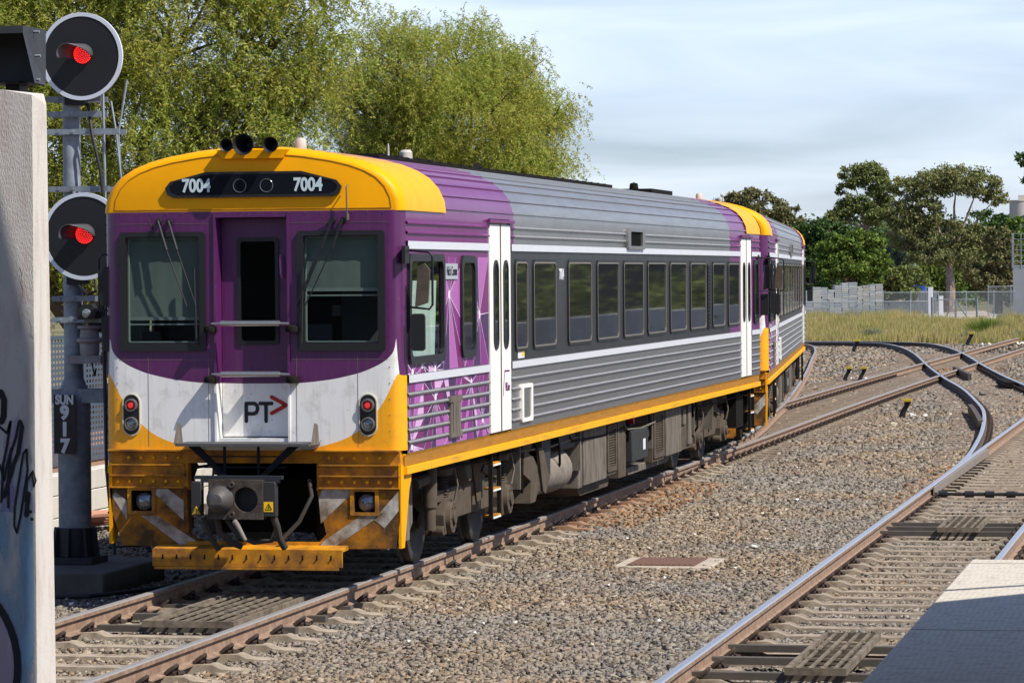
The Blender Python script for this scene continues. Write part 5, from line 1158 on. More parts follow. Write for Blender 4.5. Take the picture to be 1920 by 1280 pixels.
# ================================================================== covers between rails, point indicators, access lid
def grate(name, x0, x1, y0, y1, z, nb, label, rows=2, bars_along_y=True):
    g_ = empty(name, (x0, y0, 0)); tag(g_, label, 'cover grate'); w_, l_ = x1-x0, y1-y0
    m_ = P('dusty_grate_steel', (.19, .155, .11), .85, c2=(.08, .062, .045), vs=8, thr=.55)
    mb = MB(); h = .055
    mb.box(0, w_, 0, .012, z-h, z); mb.box(0, w_, l_-.012, l_, z-h, z); mb.box(0, .035, .012, l_-.012, z-h, z); mb.box(w_-.035, w_, .012, l_-.012, z-h, z); mb.box(.035, w_-.035, l_/2-.012, l_/2+.012, z-h, z); mb.build('frame', m_, g_)
    mb = MB()
    for i in range(1, nb): mb.box(w_*i/nb-.011, w_*i/nb+.011, .012, l_-.012, z-.02, z-.002)
    for i in range(1, 9): mb.box(.035, w_-.035, l_*i/9-.012, l_*i/9+.0, z-.04, z-.022)
    mb.build('slats', m_, g_)
    for yy in (.15, l_*.45, l_*.8):
        mb = MB(); mb.box(-.75 if x0 > 4 else -.45, w_+.5, yy, yy+.10, z-h-.06, z-h-.004)
        mb.build('support_bearer', P('dark_bearer', (.10, .085, .07), .85, var=.3), g_)
grate('walkway_grate', -.30, .52, -2.5, .10, -.06, 7, 'slatted cover grate between the rails in front of the train')
grate('walkway_grate', 5.60, 6.06, -5.5, -2.9, -.04, 5, 'open steel cover grate between the shiny rails near the platform')
grate('walkway_grate', 5.55, 6.02, 8.9, 10.8, -.04, 5, 'dark cover grate between the shiny rails farther from the camera')
m_cond2 = P('rust_pipe', (.20, .09, .06), .7); mb = MB(); mb.tube([(6.02, -4.2, -.13), (6.45, -4.35, -.12), (6.9, -4.3, -.12)], .03, 8); tag(mb.build('ground_pipe', m_cond2), 'reddish pipe leaving the cover grate near the platform', 'pipe')
mb = MB(); mb.box(2.48, 3.52, 4.95, 6.12, -.34, -.185); a_ = mb.build('access_pit', P('pit_concrete', (.44, .38, .30), .9, var=.3, vs=5, bump=.3), bevel=.015); tag(a_, 'pale concrete access pit with a rusty brown lid set in the ballast', 'manhole')
mb = MB(); mb.box(2.62, 3.34, 5.05, 6.02, -.1845, -.175)
for i in range(12): mb.box(2.64+i*.058, 2.665+i*.058, 5.08, 5.99, -.175, -.168)
mb.build('lid', P('rusty_lid', (.16, .085, .06), .8, var=.3, vs=30, bump=.5), a_)
def pointind(loc, label, heads=1, s=1.0):
    r = empty('point_indicator', loc); tag(r, label, 'track marker')
    mb = MB(); mb.box(-.22*s, .22*s, -.15*s, .15*s, -.04, .0); mb.build('foot', m_blk, r)
    for k in range(heads):
        x = (k-(heads-1)/2)*.42*s
        mb = MB(); mb.tube([(x-.10*s, 0, 0), (x-.07*s, 0, .12*s), (x-.0, 0, .24*s), (x+.02*s, 0, .34*s)], .06*s, 8, radii=[.07*s, .055*s, .05*s, .08*s]); mb.build('stand', m_blk, r)
        mb = MB(); mb.box(x-.07*s, x+.11*s, -.09*s, .09*s, .33*s, .39*s); mb.build('yellow_top', P('faded_yellow', (.55, .38, .04), .7, var=.2), r)
p = onz(1700, 783, -.2); pointind((p[0], p[1], -.19), 'black stand with a yellow top on ballast beside the crossover curve', 1, 1.0)
p = onz(1605, 714, -.2); pointind((p[0], p[1], -.19), 'pair of yellow topped black stands left of the crossing tracks', 2, 1.0)
p = onz(1820, 647, -.2); pointind((p[0], p[1], -.19), 'small yellow topped stand in front of the weeds', 1, 1.35)
p = onz(1606, 660, -.2); pointind((p[0], p[1], -.19), 'thin dark stand behind the far rails near the last railcar', 1, 1.2)

# ================================================================== platform
m_plat_n = m_plat
mb = MB(); ZP = 1.0
mb.box(7.18, 12.5, -45, -8.28, -.4, ZP); pf = mb.build('platform', m_plat, bevel=.012); tag(pf, 'concrete station platform end in the lower right corner', 'platform')
nt = m_plat.node_tree; b_ = nt.nodes['Principled BSDF']; L = nt.links.new
tc = N(nt, 'ShaderNodeTexCoord'); wv = N(nt, 'ShaderNodeTexWave', bands_direction='X'); wv.inputs['Scale'].default_value = 9; wv.inputs['Distortion'].default_value = 7; wv.inputs['Detail'].default_value = 2; wv.inputs['Detail Scale'].default_value = .35
L(tc.outputs['Object'], wv.inputs['Vector']); bp_ = N(nt, 'ShaderNodeBump'); bp_.inputs["Strength"].default_value = .12; bp_.inputs['Distance'].default_value = .0015; L(wv.outputs['Fac'], bp_.inputs['Height']); L(bp_.outputs[0], b_.inputs['Normal'])
lk = b_.inputs['Base Color'].links[0].from_socket; pm_ = N(nt, 'ShaderNodeMapRange'); pm_.inputs['To Min'].default_value = .80; pm_.inputs['To Max'].default_value = 1.06; L(wv.outputs['Fac'], pm_.inputs['Value']); pm_.inputs['To Min'].default_value = .91; pm_.inputs['To Max'].default_value = 1.02
px_ = N(nt, 'ShaderNodeMix', data_type='RGBA', blend_type='MULTIPLY'); px_.inputs['Factor'].default_value = 1; L(lk, px_.inputs['A']); L(pm_.outputs[0], px_.inputs['B']); L(px_.outputs['Result'], b_.inputs['Base Color'])
mb = MB(); mb.box(7.19, 12.4, -12.86, -12.845, ZP+.0005, ZP+.0012); mb.box(7.19, 12.4, -8.60, -8.585, ZP+.0005, ZP+.0012); mb.build('expansion_joint', m_concd, pf, smooth=False)
# unseen platform canopy, outline shaped to cast the shade on platform and wall
K = empty('shade_canopy', (9.5, -20, 0)); tag(K, 'unseen platform roof on posts, outline shaped to cast shade on platform and wall', 'canopy')
def up(p, h): t = (h-p[2])/SUN.z; return (p[0]+SUN.x*t, p[1]+SUN.y*t)
w0, w1, w2 = up(ony(0, 450, wy), 5.0), up(ony(66, 730, wy), 5.0), up(ony(67, 1280, wy), 5.0)
q0, q1 = up(onz(1740, 1138, 1.0), 5.0), up(onz(1920, 1120, 1.0), 5.0)
dx, dy = q1[0]-q0[0], q1[1]-q0[1]
poly = [(w0[0]-1.2, w0[1]+.35), w0, w1, w2, (w2[0]+1.0, w2[1]-.4), (q0[0]-dx*1.5, q0[1]-dy*1.5), q0, q1, (q1[0]+dx*3, q1[1]+dy*3), (16, q1[1]+dy*3), (16, -40), (w0[0]-1.2, -40)]
g0, g1 = up(onz(1765, 1108, 1.0), 4.95), up(onz(1920, 1096, 1.0), 4.95)
mb = MB(); mb.prism([(x-9.5, y+20) for x, y in poly], 'z', 5.0, 5.22); mb.build('roof', P('canopy_grey', (.3, .3, .3), .6), K)
mb = MB()
for x, y in ((3.3, -19), (3.3, -36), (11.6, -15), (11.6, -24), (11.6, -36)): mb.cyl((x-9.5, y+20, -.4), (x-9.5, y+20, 5.0), .10, n=14)
mb.build('post', m_galvd, K)
mb = MB(); mb.cyl((g0[0]-.5-9.5, g0[1]-.4+20, 4.95), (g1[0]-9.5+.6, g1[1]+20+.5, 4.95), .03, n=8); mb.build('shadow_rod', m_galvd, K)  # added rod that casts the thin second shadow line on the platform

# ================================================================== trees
m_pepper = ramp_island('pepper_leaf', [(.15, .20, .03), (.24, .31, .045), (.33, .40, .07), (.43, .48, .10), (.53, .51, .12), (.28, .34, .06)], .6, transl=.5, cols2=[(.18, .21, .035), (.29, .32, .055), (.39, .41, .08), (.53, .47, .11), (.34, .36, .07)], nscale=.8)
m_bark = P('brown_bark', (.11, .075, .05), .95, var=.4, vs=8, bump=.5)
m_barkp = P('pale_gum_bark', (.34, .27, .22), .9, c2=(.18, .13, .10), vs=3, thr=.5)
def leaves(c, d, wdt, ln_):
    """quads: centres c (n,3), directions d (n,3)"""
    n = len(c); r = RNG.normal(0, 1, (n, 3)); s = np.cross(d, r); s /= np.linalg.norm(s, axis=1)[:, None]+1e-9
    wdt = (wdt*RNG.uniform(.7, 1.3, n))[:, None]; ln_ = (ln_*RNG.uniform(.7, 1.3, n))[:, None]
    V = np.stack([c, c+d*ln_*.5+s*wdt*.5, c+d*ln_, c+d*ln_*.5-s*wdt*.5], 1).reshape(-1, 3)
    F = np.arange(4*n).reshape(-1, 4); return V, F
def blobs_world(blobs, D, depth=1.0):
    out = []
    for (px, py, rx, ry, *dd) in blobs:
        d_ = dd[0] if dd else 0
        c = at(px, py, D+d_); k = (D+d_)/CF; out.append((c, rx*k, ry*k))
    return out
def limbs(mb, base, targets, r0, rnd, bend=.25):
    base = Vector(base)
    for t in targets:
        t = Vector(t); v = t-base; mid = base+v*.5+Vector((rnd.uniform(-1, 1), rnd.uniform(-1, 1), rnd.uniform(.1, .6)))*v.length*bend*.5
        pts = []; rr = []
        for i in range(9):
            u = i/8; p = base*(1-u)**2+mid*2*u*(1-u)+t*u*u; p += Vector((rnd.uniform(-1, 1), rnd.uniform(-1, 1), 0))*v.length*.012; pts.append(p); rr.append(max(.012, r0*(1-u*.86)))
        mb.tube(pts, r0, 6, radii=rr)
def pepper_tree(blobs, D, nstr, basepx, label, seed, tr=.28):
    blobs = [b for b in blobs]
    rnd = random.Random(seed); B = blobs_world(blobs, D); root_p = at(basepx, 560, D); root_p[2] = -.4
    T = empty('pepper_tree', root_p); tag(T, label, 'tree')
    mb = MB(); fork = Vector((0, 0, 2.0)); mb.tube([(0, 0, 0), (.1, .05, 1.0), tuple(fork)], tr, 10, radii=[tr*1.25, tr, tr*.85])
    limbs(mb, fork, [Vector(c)-Vector(root_p) for c, _, _ in B], tr*.6, rnd)
    # finer branches inside each blob
    for c, rx, rz in B:
        c = Vector(c)-Vector(root_p)
        limbs(mb, c-Vector((0, 0, rz*.3)), [c+Vector((rnd.uniform(-1, 1)*rx*.9, rnd.uniform(-1, 1)*rx*.9, rnd.uniform(-.2, .95)*rz)) for _ in range(7)], .045, rnd, .4)
    mb.build('trunk', m_bark, T)
    Cs, Ds = [], []; area = sum(rx*rz for _, rx, rz in B)
    for c, rx, rz in B:
        n = int(nstr*rx*rz/area); ncl = max(8, int(n/26))
        u = RNG.normal(0, 1, (ncl, 3)); u /= np.linalg.norm(u, axis=1)[:, None]; u *= RNG.uniform(.35, 1.04, ncl)[:, None]**.6
        cl = c+u*np.array([rx, rx*.9, rz])
        idx = RNG.integers(0, ncl, n); st = cl[idx]+RNG.normal(0, 1, (n, 3))*np.array([.30, .30, .22])
        ln = RNG.uniform(.10, .46, n)*(1+1.2*(RNG.uniform(0, 1, n) < .10)); nl = 20
        sway = RNG.normal(0, .16, (n, 2))
        for k in range(nl):
            t = (k+RNG.uniform(0, 1, n))/nl
            p = st.copy(); p[:, 2] -= ln*t**1.1; p[:, 0] += sway[:, 0]*t**.7*1.2; p[:, 1] += sway[:, 1]*t**.7*1.2
            a = RNG.uniform(0, 6.283, n); d = np.stack([np.cos(a)*.75, np.sin(a)*.75, -RNG.uniform(-.15, 1.1, n)], 1); d /= np.linalg.norm(d, axis=1)[:, None]
            Cs.append(p); Ds.append(d)
    V, F = leaves(np.concatenate(Cs)-root_p, np.concatenate(Ds), .021, .085)
    raw('crown', V, F, m_pepper, T)
    return T
pepper_tree([(-60, 60, 190, 170), (120, 40, 200, 150), (320, 60, 190, 160), (500, 60, 150, 140), (580, 120, 80, 100), (540, -60, 150, 110), (60, -110, 200, 130), (300, -120, 220, 130), (-100, 260, 170, 140), (60, 250, 170, 140), (250, 230, 180, 130), (430, 240, 150, 120), (540, 220, 70, 90),
             (30, 430, 150, 130), (180, 420, 130, 120), (320, 380, 150, 120)], 60, 19000, 180, 'large weeping pepper tree filling the upper left behind the signal', 3, .35)
pepper_tree([(745, 115, 95, 85, -1), (700, 200, 95, 90), (865, 115, 95, 80, 1), (950, 150, 85, 80), (1000, 225, 65, 90, 1), (880, 230, 130, 105, -1), (770, 250, 110, 90, 1), (1012, 300, 48, 55), (930, 330, 100, 70), (700, 330, 110, 80)], 84, 14500, 850, 'rounded weeping pepper tree rising behind the train roof', 5, .3)

def gum(name, blobs, D, nleaf, base, mat, bark, label, cat='tree', lsz=.26, trunk_r=.3, fork_py=None, group=None, twig=True, seed=1, squash=1):
    rnd = random.Random(seed); B = blobs_world(blobs, D); rp = at(base, 560, D); rp[2] = -.4
    T = empty(name, rp); tag(T, label, cat, group)
    fz = (at(base, fork_py, D)[2] if fork_py else 2.0)+.4
    mb = MB(); mb.tube([(0, 0, 0), (.1, 0, fz*.5), (0, 0, fz)], trunk_r, 8, radii=[trunk_r*1.3, trunk_r, trunk_r*.8])
    limbs(mb, (0, 0, fz), [Vector(c)-Vector(rp) for c, _, _ in B], trunk_r*.5, rnd)
    if twig:
        for c, rx, rz in B:
            c = Vector(c)-Vector(rp)
            limbs(mb, c-Vector((0, 0, rz)), [c+Vector((rnd.uniform(-1, 1)*rx*.8, rnd.uniform(-.6, .6)*rx, rnd.uniform(-.3, .7)*rz)) for _ in range(5)], trunk_r*.16, rnd, .3)
    mb.build('trunk', bark, T)
    Cs = []; area = sum(rx*rz for _, rx, rz in B)
    for c, rx, rz in B:
        n = int(nleaf*rx*rz/area); ncl = max(6, int(n/75)); u = RNG.normal(0, 1, (ncl, 3)); u /= np.linalg.norm(u, axis=1)[:, None]; u *= RNG.uniform(.35, 1.08, ncl)[:, None]**.5
        cl = c+u*np.array([rx, rx*.8, rz]); idx = (RNG.uniform(0, 1, n)**1.25*ncl).astype(int); sp = .135*min(rx, 2.6)
        Cs.append(cl[idx]+np.clip(RNG.normal(0, 1, (n, 3)), -2, 2)*np.array([sp, sp, sp*.55*squash]))
    c = np.concatenate(Cs); d = RNG.normal(0, 1, c.shape); d[:, 2] -= .3; d /= np.linalg.norm(d, axis=1)[:, None]
    V, F = leaves(c-rp, d, lsz*.55, lsz); raw('crown', V, F, mat, T)
    return T
def leafmat(name, c, v=.45, tr=.25):
    return ramp_island(name, [tuple(x*(1-v) for x in c), c, tuple(x*(1+v) for x in c), (c[0]*1.35, c[1]*1.1, c[2]*.9)], .7, transl=tr)
lm_gum = leafmat('olive_gum_leaf', (.165, .18, .07)); lm_gum2 = leafmat('dark_gum_leaf', (.14, .17, .055)); lm_dk = leafmat('deep_green_leaf', (.06, .11, .03))
lm_br = leafmat('bright_green_leaf', (.105, .16, .03), .7); lm_bl = leafmat('blue_green_leaf', (.16, .21, .17)); lm_brn = leafmat('brownish_leaf', (.14, .14, .062)); lm_mid = leafmat('mid_green_leaf', (.12, .18, .04))
gum('gum_tree', [(1745, 345, 52, 24), (1790, 335, 60, 24), (1835, 350, 42, 22), (1700, 352, 30, 20), (1868, 372, 24, 14), (1720, 395, 48, 28), (1690, 405, 30, 26), (1700, 440, 34, 26), (1760, 430, 40, 24), (1740, 470, 44, 26), (1800, 478, 44, 26), (1830, 445, 30, 22)], 270, 32000, 1780, lm_gum, m_barkp, 'widest umbrella shaped gum tree with branching pale limbs', lsz=.23, trunk_r=.36, fork_py=490, seed=4)
gum('gum_tree', [(1600, 330, 30, 20), (1632, 330, 32, 24), (1655, 358, 28, 26), (1584, 355, 18, 10), (1610, 380, 34, 20), (1640, 400, 34, 24), (1590, 395, 30, 20), (1565, 410, 24, 16), (1660, 385, 22, 20)], 285, 19000, 1625, lm_gum2, m_barkp, 'tall slender gum tree with bare pale trunks and a small high crown', lsz=.24, trunk_r=.22, fork_py=430, seed=9)
gum('gum_tree', [(1375, 378, 30, 16), (1415, 372, 36, 16), (1445, 392, 34, 18), (1480, 398, 18, 12), (1400, 405, 50, 22), (1470, 420, 36, 22)], 320, 9000, 1430, lm_brn, m_bark, 'brownish gum tree showing above the far end of the train roof', lsz=.34, fork_py=440, seed=2)
gum('gum_tree', [(1915, 300, 14, 14), (1928, 328, 26, 20), (1960, 310, 40, 34), (1990, 370, 40, 40)], 230, 4000, 1990, lm_dk, m_bark, 'dark tree cut off by the right edge of the picture', lsz=.26, fork_py=450, seed=3)
gum('broadleaf_tree', [(1530, 440, 34, 28), (1560, 430, 30, 22), (1510, 470, 36, 34), (1500, 510, 36, 34), (1535, 515, 36, 36), (1490, 450, 20, 24)], 262, 13000, 1520, lm_dk, m_bark, 'deep green tree right behind the end of the last railcar', lsz=.30, fork_py=540, seed=6)
gum('broadleaf_tree', [(1570, 470, 38, 28), (1610, 455, 34, 26), (1600, 495, 48, 28), (1640, 490, 32, 30), (1560, 500, 30, 26), (1645, 465, 22, 18), (1630, 520, 30, 20)], 256, 14000, 1600, lm_br, m_bark, 'bright yellow green tree in front of the dark ones', lsz=.28, fork_py=540, seed=8)
gum('broadleaf_tree', [(1680, 470, 26, 34), (1690, 500, 30, 28), (1665, 500, 18, 26)], 275, 5000, 1680, lm_bl, m_bark, 'blue green tree between the two pale trunked gums', lsz=.28, fork_py=540, seed=10)
gum('broadleaf_tree', [(1840, 420, 34, 26), (1875, 420, 28, 24), (1860, 450, 50, 30), (1900, 460, 36, 26)], 330, 8000, 1860, lm_dk, m_bark, 'dark green tree behind the right side of the umbrella gum', lsz=.34, fork_py=520, seed=12)
gum('broadleaf_tree', [(1870, 450, 24, 28), (1880, 490, 28, 34), (1868, 530, 34, 34), (1840, 510, 30, 30), (1895, 540, 24, 30)], 262, 10000, 1870, lm_brn, m_bark, 'purplish brown tree beside the grey tower', lsz=.28, fork_py=545, seed=14)
gum('broadleaf_tree', [(1910, 430, 24, 24), (1930, 470, 40, 40)], 300, 3500, 1935, lm_mid, m_bark, 'yellow green tree behind the grey tower', lsz=.3, fork_py=520, seed=15)
gum('hedge_bush', [(1620, 545, 44, 26), (1665, 535, 40, 30), (1700, 530, 40, 34), (1580, 545, 40, 24)], 258, 9000, 1640, lm_gum2, m_bark, 'dark low bushes behind the slab stacks', 'bush', lsz=.28, fork_py=560, seed=16)
gum('hedge_bush', [(1530, 555, 40, 22), (1490, 550, 30, 26)], 256, 4000, 1510, lm_dk, m_bark, 'dark bush behind the left end of the slab stacks', 'bush', lsz=.28, fork_py=560, seed=17)
gum('hedge_bush', [(1740, 540, 34, 30), (1775, 545, 30, 26), (1810, 545, 36, 28), (1800, 515, 30, 26), (1760, 505, 34, 30), (1730, 505, 34, 30)], 278, 11000, 1770, lm_mid, m_bark, 'green bushes around the foot of the umbrella gum', 'bush', lsz=.28, fork_py=560, seed=18)
# distant tree belt closing the horizon
C0 = []
for px in range(1380, 2010, 9):
    D = 380+random.uniform(-20, 20); c = at(px, random.uniform(440, 500), D); C0.append((c, 2.6, 2.2)); C0.append((at(px+4, random.uniform(450, 500), D), 2.6, 2.2)); C0.append((at(px, 540, D), 3, 2.2))
n = 60000; idx = RNG.integers(0, len(C0), n); cc = np.array([C0[i][0] for i in idx])+np.clip(RNG.normal(0, 1, (n, 3)), -1.7, 1.7)*np.array([1.6, 2, 1.2]); cc[:, 2] = np.maximum(cc[:, 2], -.3)
d = RNG.normal(0, 1, (n, 3)); d /= np.linalg.norm(d, axis=1)[:, None]; V, F = leaves(cc, d, .28, .5)
tag(raw('distant_woods', V, F, leafmat('far_leaf', (.06, .10, .03))), 'dark belt of woods closing the view behind the trees', 'woods', kind='stuff')

# ================================================================== grass field
m_grass = ramp_island('dry_grass', [(.10, .15, .025), (.19, .26, .035), (.28, .33, .05), (.14, .19, .04), (.36, .36, .09), (.22, .27, .05)], .8, transl=.3, cols2=[(.50, .40, .16), (.68, .56, .27), (.40, .34, .11), (.28, .31, .06), (.58, .45, .19), (.36, .25, .13)], nscale=.42, lo2=.29)
def grassfield(n):
    y = 116+RNG.uniform(0, 1, n)**1.25*92; t = RNG.uniform(0, 1, n)
    p0 = np.array([ony(1440, 600, v)[0] for v in (116, 208)]); p1 = np.array([ony(2010, 600, v)[0] for v in (116, 208)])
    x0 = np.interp(y, [116, 208], p0); x1 = np.interp(y, [116, 208], p1); x = x0+(x1-x0)*t
    edge = 116+2.6*np.sin(x*.9)+1.8*np.sin(x*2.3+1); keep = (y > edge) & ~((y > 178) & (x > -11.5)); x, y = x[keep], y[keep]; n = len(x)
    h = .30+.30*(np.sin(x*1.1+y*.21)*.5+.5)*(np.sin(y*.33-x*.6)*.5+.5)+.22*(np.sin(x*3.1)*.5+.5); h *= RNG.uniform(.6, 1.35, n)
    c = np.stack([x, y, np.full(n, -.42)], 1); a = RNG.uniform(0, 6.283, n); w_ = RNG.uniform(.018, .045, n); lean = RNG.normal(0, .16, (n, 2))
    s = np.stack([np.cos(a)*w_, np.sin(a)*w_*.3, np.zeros(n)], 1)
    top = c+np.stack([lean[:, 0]*h, lean[:, 1]*h, h], 1)
    V = np.stack([c-s, c+s, top], 1).reshape(-1, 3); F = np.arange(3*n).reshape(-1, 3)
    return V, F
V, F = grassfield(150000); tag(raw('grass_field', V, F, m_grass), 'long dry green and golden grass between the tracks and the yard fence', 'grass', kind='stuff')
def tuft(name, px, py, D, r, h, n, mat, label, cat='bush'):
    c = at(px, py, D); c[2] = -.42; a = RNG.uniform(0, 6.283, n); rr = r*np.sqrt(RNG.uniform(0, 1, n))
    b = np.stack([np.cos(a)*rr*.5, np.sin(a)*rr*.5, np.zeros(n)], 1); hh = h*RNG.uniform(.5, 1.1, n)*(1-.45*(rr/r)**2)
    top = b+np.stack([np.cos(a)*rr*.8, np.sin(a)*rr*.8, hh], 1); w_ = .03; s = np.stack([np.full(n, w_), np.zeros(n), np.zeros(n)], 1)
    V = np.stack([b-s, b+s, top], 1).reshape(-1, 3); o = raw(name, V, np.arange(3*n).reshape(-1, 3), mat); o.location = c; tag(o, label, cat)
tuft('grass_clump', 1853, 600, 165, 1.15, 1.15, 1400, leafmat('clump_green', (.17, .24, .045)), 'big round green grass clump in front of the yard fence', 'plant')
tuft('shrub', 1638, 598, 158, .8, .75, 900, lm_bl, 'grey green shrub in the golden grass left of the gate', 'bush')
tuft('shrub', 1818, 612, 150, .5, .75, 600, leafmat('thistle', (.24, .25, .17)), 'pale grey green thistle plant near the gate', 'plant')
tuft('shrub', 1915, 600, 160, .5, .6, 400, lm_bl, 'small blue green shrub at the right edge of the grass', 'bush')
tuft('shrub', 1548, 610, 150, .9, .4, 700, lm_brn, 'low purplish brown weed patch beside the last railcar', 'plant')

# ================================================================== yard: slab stacks, fences, container, tower, silo
m_slab = [P('slab_grey_%s' % k, c, .85, var=.25, vs=3) for k, c in (('blue', (.34, .37, .39)), ('pale', (.44, .45, .44)), ('warm', (.37, .355, .32)))]
cols_ = [(1508, 1523, 545, 0), (1524, 1539, 541, 1), (1540, 1551, 541, 0), (1552, 1563, 543, 1), (1564, 1577, 538, 0), (1578, 1590, 531, 1), (1591, 1606, 531, 0), (1607, 1616, 537, 1), (1617, 1629, 535, 2), (1630, 1640, 536, 0), (1641, 1654, 535, 2)]
ORD = 'first second third fourth fifth sixth seventh eighth ninth tenth last'.split()
for ci_, (a0, a1, top, mi) in enumerate(cols_):
    p = at(a0, 590, 236); q = at(a1, 590, 236); zt = at(a0, top, 236)[2]; r_ = random.Random(a0)
    o_ = empty('slab_stack', ((p[0]+q[0])/2, p[1], -.42), YAW); tag(o_, '%s stack from the left in the row of grey slab stacks beyond the grass' % ORD[ci_], 'stack', 'stacks of slabs in the yard')
    hw = (q[0]-p[0])/2*1.06; z = 0; mb = MB(); k = 0
    while z < zt+.42:
        t = r_.choice((.09, .12, .15)); j = r_.uniform(-.03, .03); mb.box(-hw+j, hw+j, -.5, 1.2, z, z+t-.018, r_.choice((mi, mi, 0, 1))); mb.box(-hw*.8, -hw*.6, -.45, 1.1, z+t-.018, z+t, 2); mb.box(hw*.6, hw*.8, -.45, 1.1, z+t-.018, z+t, 2); z += t; k += 1
    mb.build('slabs', m_slab, o_, smooth=False)
def mesh_mat(name, c, sc_, thr):
    m = bpy.data.materials.new(name); m.use_nodes = True; nt = m.node_tree; L = nt.links.new; b_ = nt.nodes['Principled BSDF']; b_.inputs['Base Color'].default_value = (*c, 1); b_.inputs['Roughness'].default_value = .5; b_.inputs['Metallic'].default_value = .4
    tc = N(nt, 'ShaderNodeTexCoord'); mp = N(nt, 'ShaderNodeMapping'); mp.inputs['Scale'].default_value = (sc_, 0, sc_); mp.inputs['Rotation'].default_value = (0, math.pi/4, 0); L(tc.outputs['Object'], mp.inputs[0])
    fr = N(nt, 'ShaderNodeVectorMath', operation='FRACTION'); L(mp.outputs[0], fr.inputs[0]); sp = N(nt, 'ShaderNodeSeparateXYZ'); L(fr.outputs[0], sp.inputs[0])
    mn = N(nt, 'ShaderNodeMath', operation='MINIMUM'); L(sp.outputs['X'], mn.inputs[0]); L(sp.outputs['Z'], mn.inputs[1]); lt = N(nt, 'ShaderNodeMath', operation='LESS_THAN'); lt.inputs[1].default_value = thr; L(mn.outputs[0], lt.inputs[0]); L(lt.outputs[0], b_.inputs['Alpha']); return m
m_chain = mesh_mat('chain_link', (.20, .235, .26), 9, .13)
def chain_fence(label, D, px0, px1, ztop, step, name='chain_fence'):
    p0 = at(px0, 590, D); p1 = at(px1, 590, D); r = empty(name, (p0[0], p0[1], -.42), YAW); tag(r, label, 'fence')
    Lh = math.dist(p0[:2], p1[:2]); h = ztop+.42; mb = MB(); mb.add([(0, 0, .05), (Lh, 0, .05), (Lh, 0, h), (0, 0, h)], [(0, 1, 2, 3)]); mb.build('mesh', m_chain, r, smooth=False)
    x = 0; mb0 = MB(); mb0.cyl((0, 0, 0), (0, 0, h+.12), .04, n=6); pr = None
    while x <= Lh:
        if pr is None: o = pr = mb0.build('fence_post', m_galv, r)
        else: o = pr.copy(); col.objects.link(o); o.parent = r
        o.location = (x, .02, 0); x += step
    mb = MB(); mb.tube([(0, 0, h), (Lh, 0, h)], .025, 5); mb.build('top_rail', m_galv, r)
chain_fence('long chain link yard fence right of the slab stacks', 243, 1500, 1905, at(1700, 548, 243)[2], 1.9)
chain_fence('nearer low chain link fence in front of the yard', 224, 1505, 1742, at(1700, 565, 224)[2], 1.7)
chain_fence('taller caged chain link enclosure left of the grey tower', 250, 1853, 1960, at(1860, 537, 250)[2], 1.6)
# gate
G = empty('yard_gate', at(1748, 590, 205)*np.array([1, 1, 0])+np.array([0, 0, -.42]), YAW); tag(G, 'wide steel field gate with a heavy post, ajar in front of pale gravel', 'gate')
gw_ = (1832-1748)*205/CF; gm = (1792-1748)*205/CF; gh = at(1750, 562, 205)[2]+.42; ph = at(1748, 557, 205)[2]+.42
mb = MB(); mb.cyl((0, 0, 0), (0, 0, ph), .085, n=10); mb.cyl((gw_, 0, 0), (gw_, 0, ph-.02), .07, n=10); mb.build('gate_post', m_galvd, G)
for x0, x1 in ((.1, gm-.03), (gm+.03, gw_-.1)):
    mb = MB(); mb.tube([(x0, 0, gh), (x1, 0, gh)], .03, 6); mb.tube([(x0 if x0 > .5 else x1, 0, .1), (x0 if x0 > .5 else x1, 0, gh)], .035, 6)
    a, b = ((x1, gh-.1), (x1-.95, -.05)) if x0 < .5 else ((x0, gh-.1), (x0+.95, .05)); mb.tube([(a[0], 0, a[1]), (b[0], 0, b[1])], .035, 6); mb.build('gate_leaf', m_galvd, G)
mb = MB(); p = at(1745, 590, 228); mb.box(-.14, .14, -.12, .12, 0, at(1745, 538, 228)[2]+.42); mb.box(.55, .8, -.1, .1, 0, 1.6); o = mb.build('white_post', m_sign); o.location = (p[0], p[1], -.42); tag(o, 'white cabinet post standing behind the gate post', 'post')
# container with faded marks, blue skip
p = at(1690, 590, 262); mb = MB(); mb.box(-2.6, 2.6, -.1, 1.6, 0, 1.75); 
for i in range(26): mb.box(-2.6+i*.2, -2.52+i*.2, -.14, -.1, .1, 1.65)
o = mb.build('storage_container', P('slate_container', (.17, .19, .21), .7, var=.3, vs=2)); o.location = (p[0], p[1], -.42); o.rotation_euler = (0, 0, YAW); tag(o, 'grey storage container with faded red marks behind the fence', 'container')
mb = MB(); mb.box(-1.0, .9, -.16, -.145, .95, 1.2); mb.box(-2.4, -1.7, -.16, -.145, .35, .6); mb.build('faded_marks', P('faded_red', (.45, .24, .17), .8, c2=(.40, .38, .36), vs=3, thr=.5), o)
p = at(1708, 590, 268); mb = MB(); mb.box(-1.4, -.3, -.3, 1.2, 0, 1.95); mb.box(-.3, 1.1, -.3, 1.2, 0, 2.12, 1); o = mb.build('blue_skip', [P('lavender_tarp', (.25, .27, .40), .7), P('blue_bin', (.03, .10, .42), .5)]); o.location = (p[0], p[1], -.42); tag(o, 'blue bin and tarpaulin showing over the container', 'bin')
p = at(1912, 590, 246); mb = MB(); mb.box(-.45, 1.6, 0, 1.4, 0, at(1912, 497, 246)[2]+.42); t_ = mb.build('concrete_tower', P('tower_grey', (.27, .29, .32), .85, var=.15, vs=1)); t_.location = (p[0], p[1], -.42); tag(t_, 'grey concrete tower with a caged ladder frame at the right edge', 'tower')
mb = MB(); zt = at(1905, 438, 246)[2]+.42; zm = at(1905, 500, 246)[2]+.42
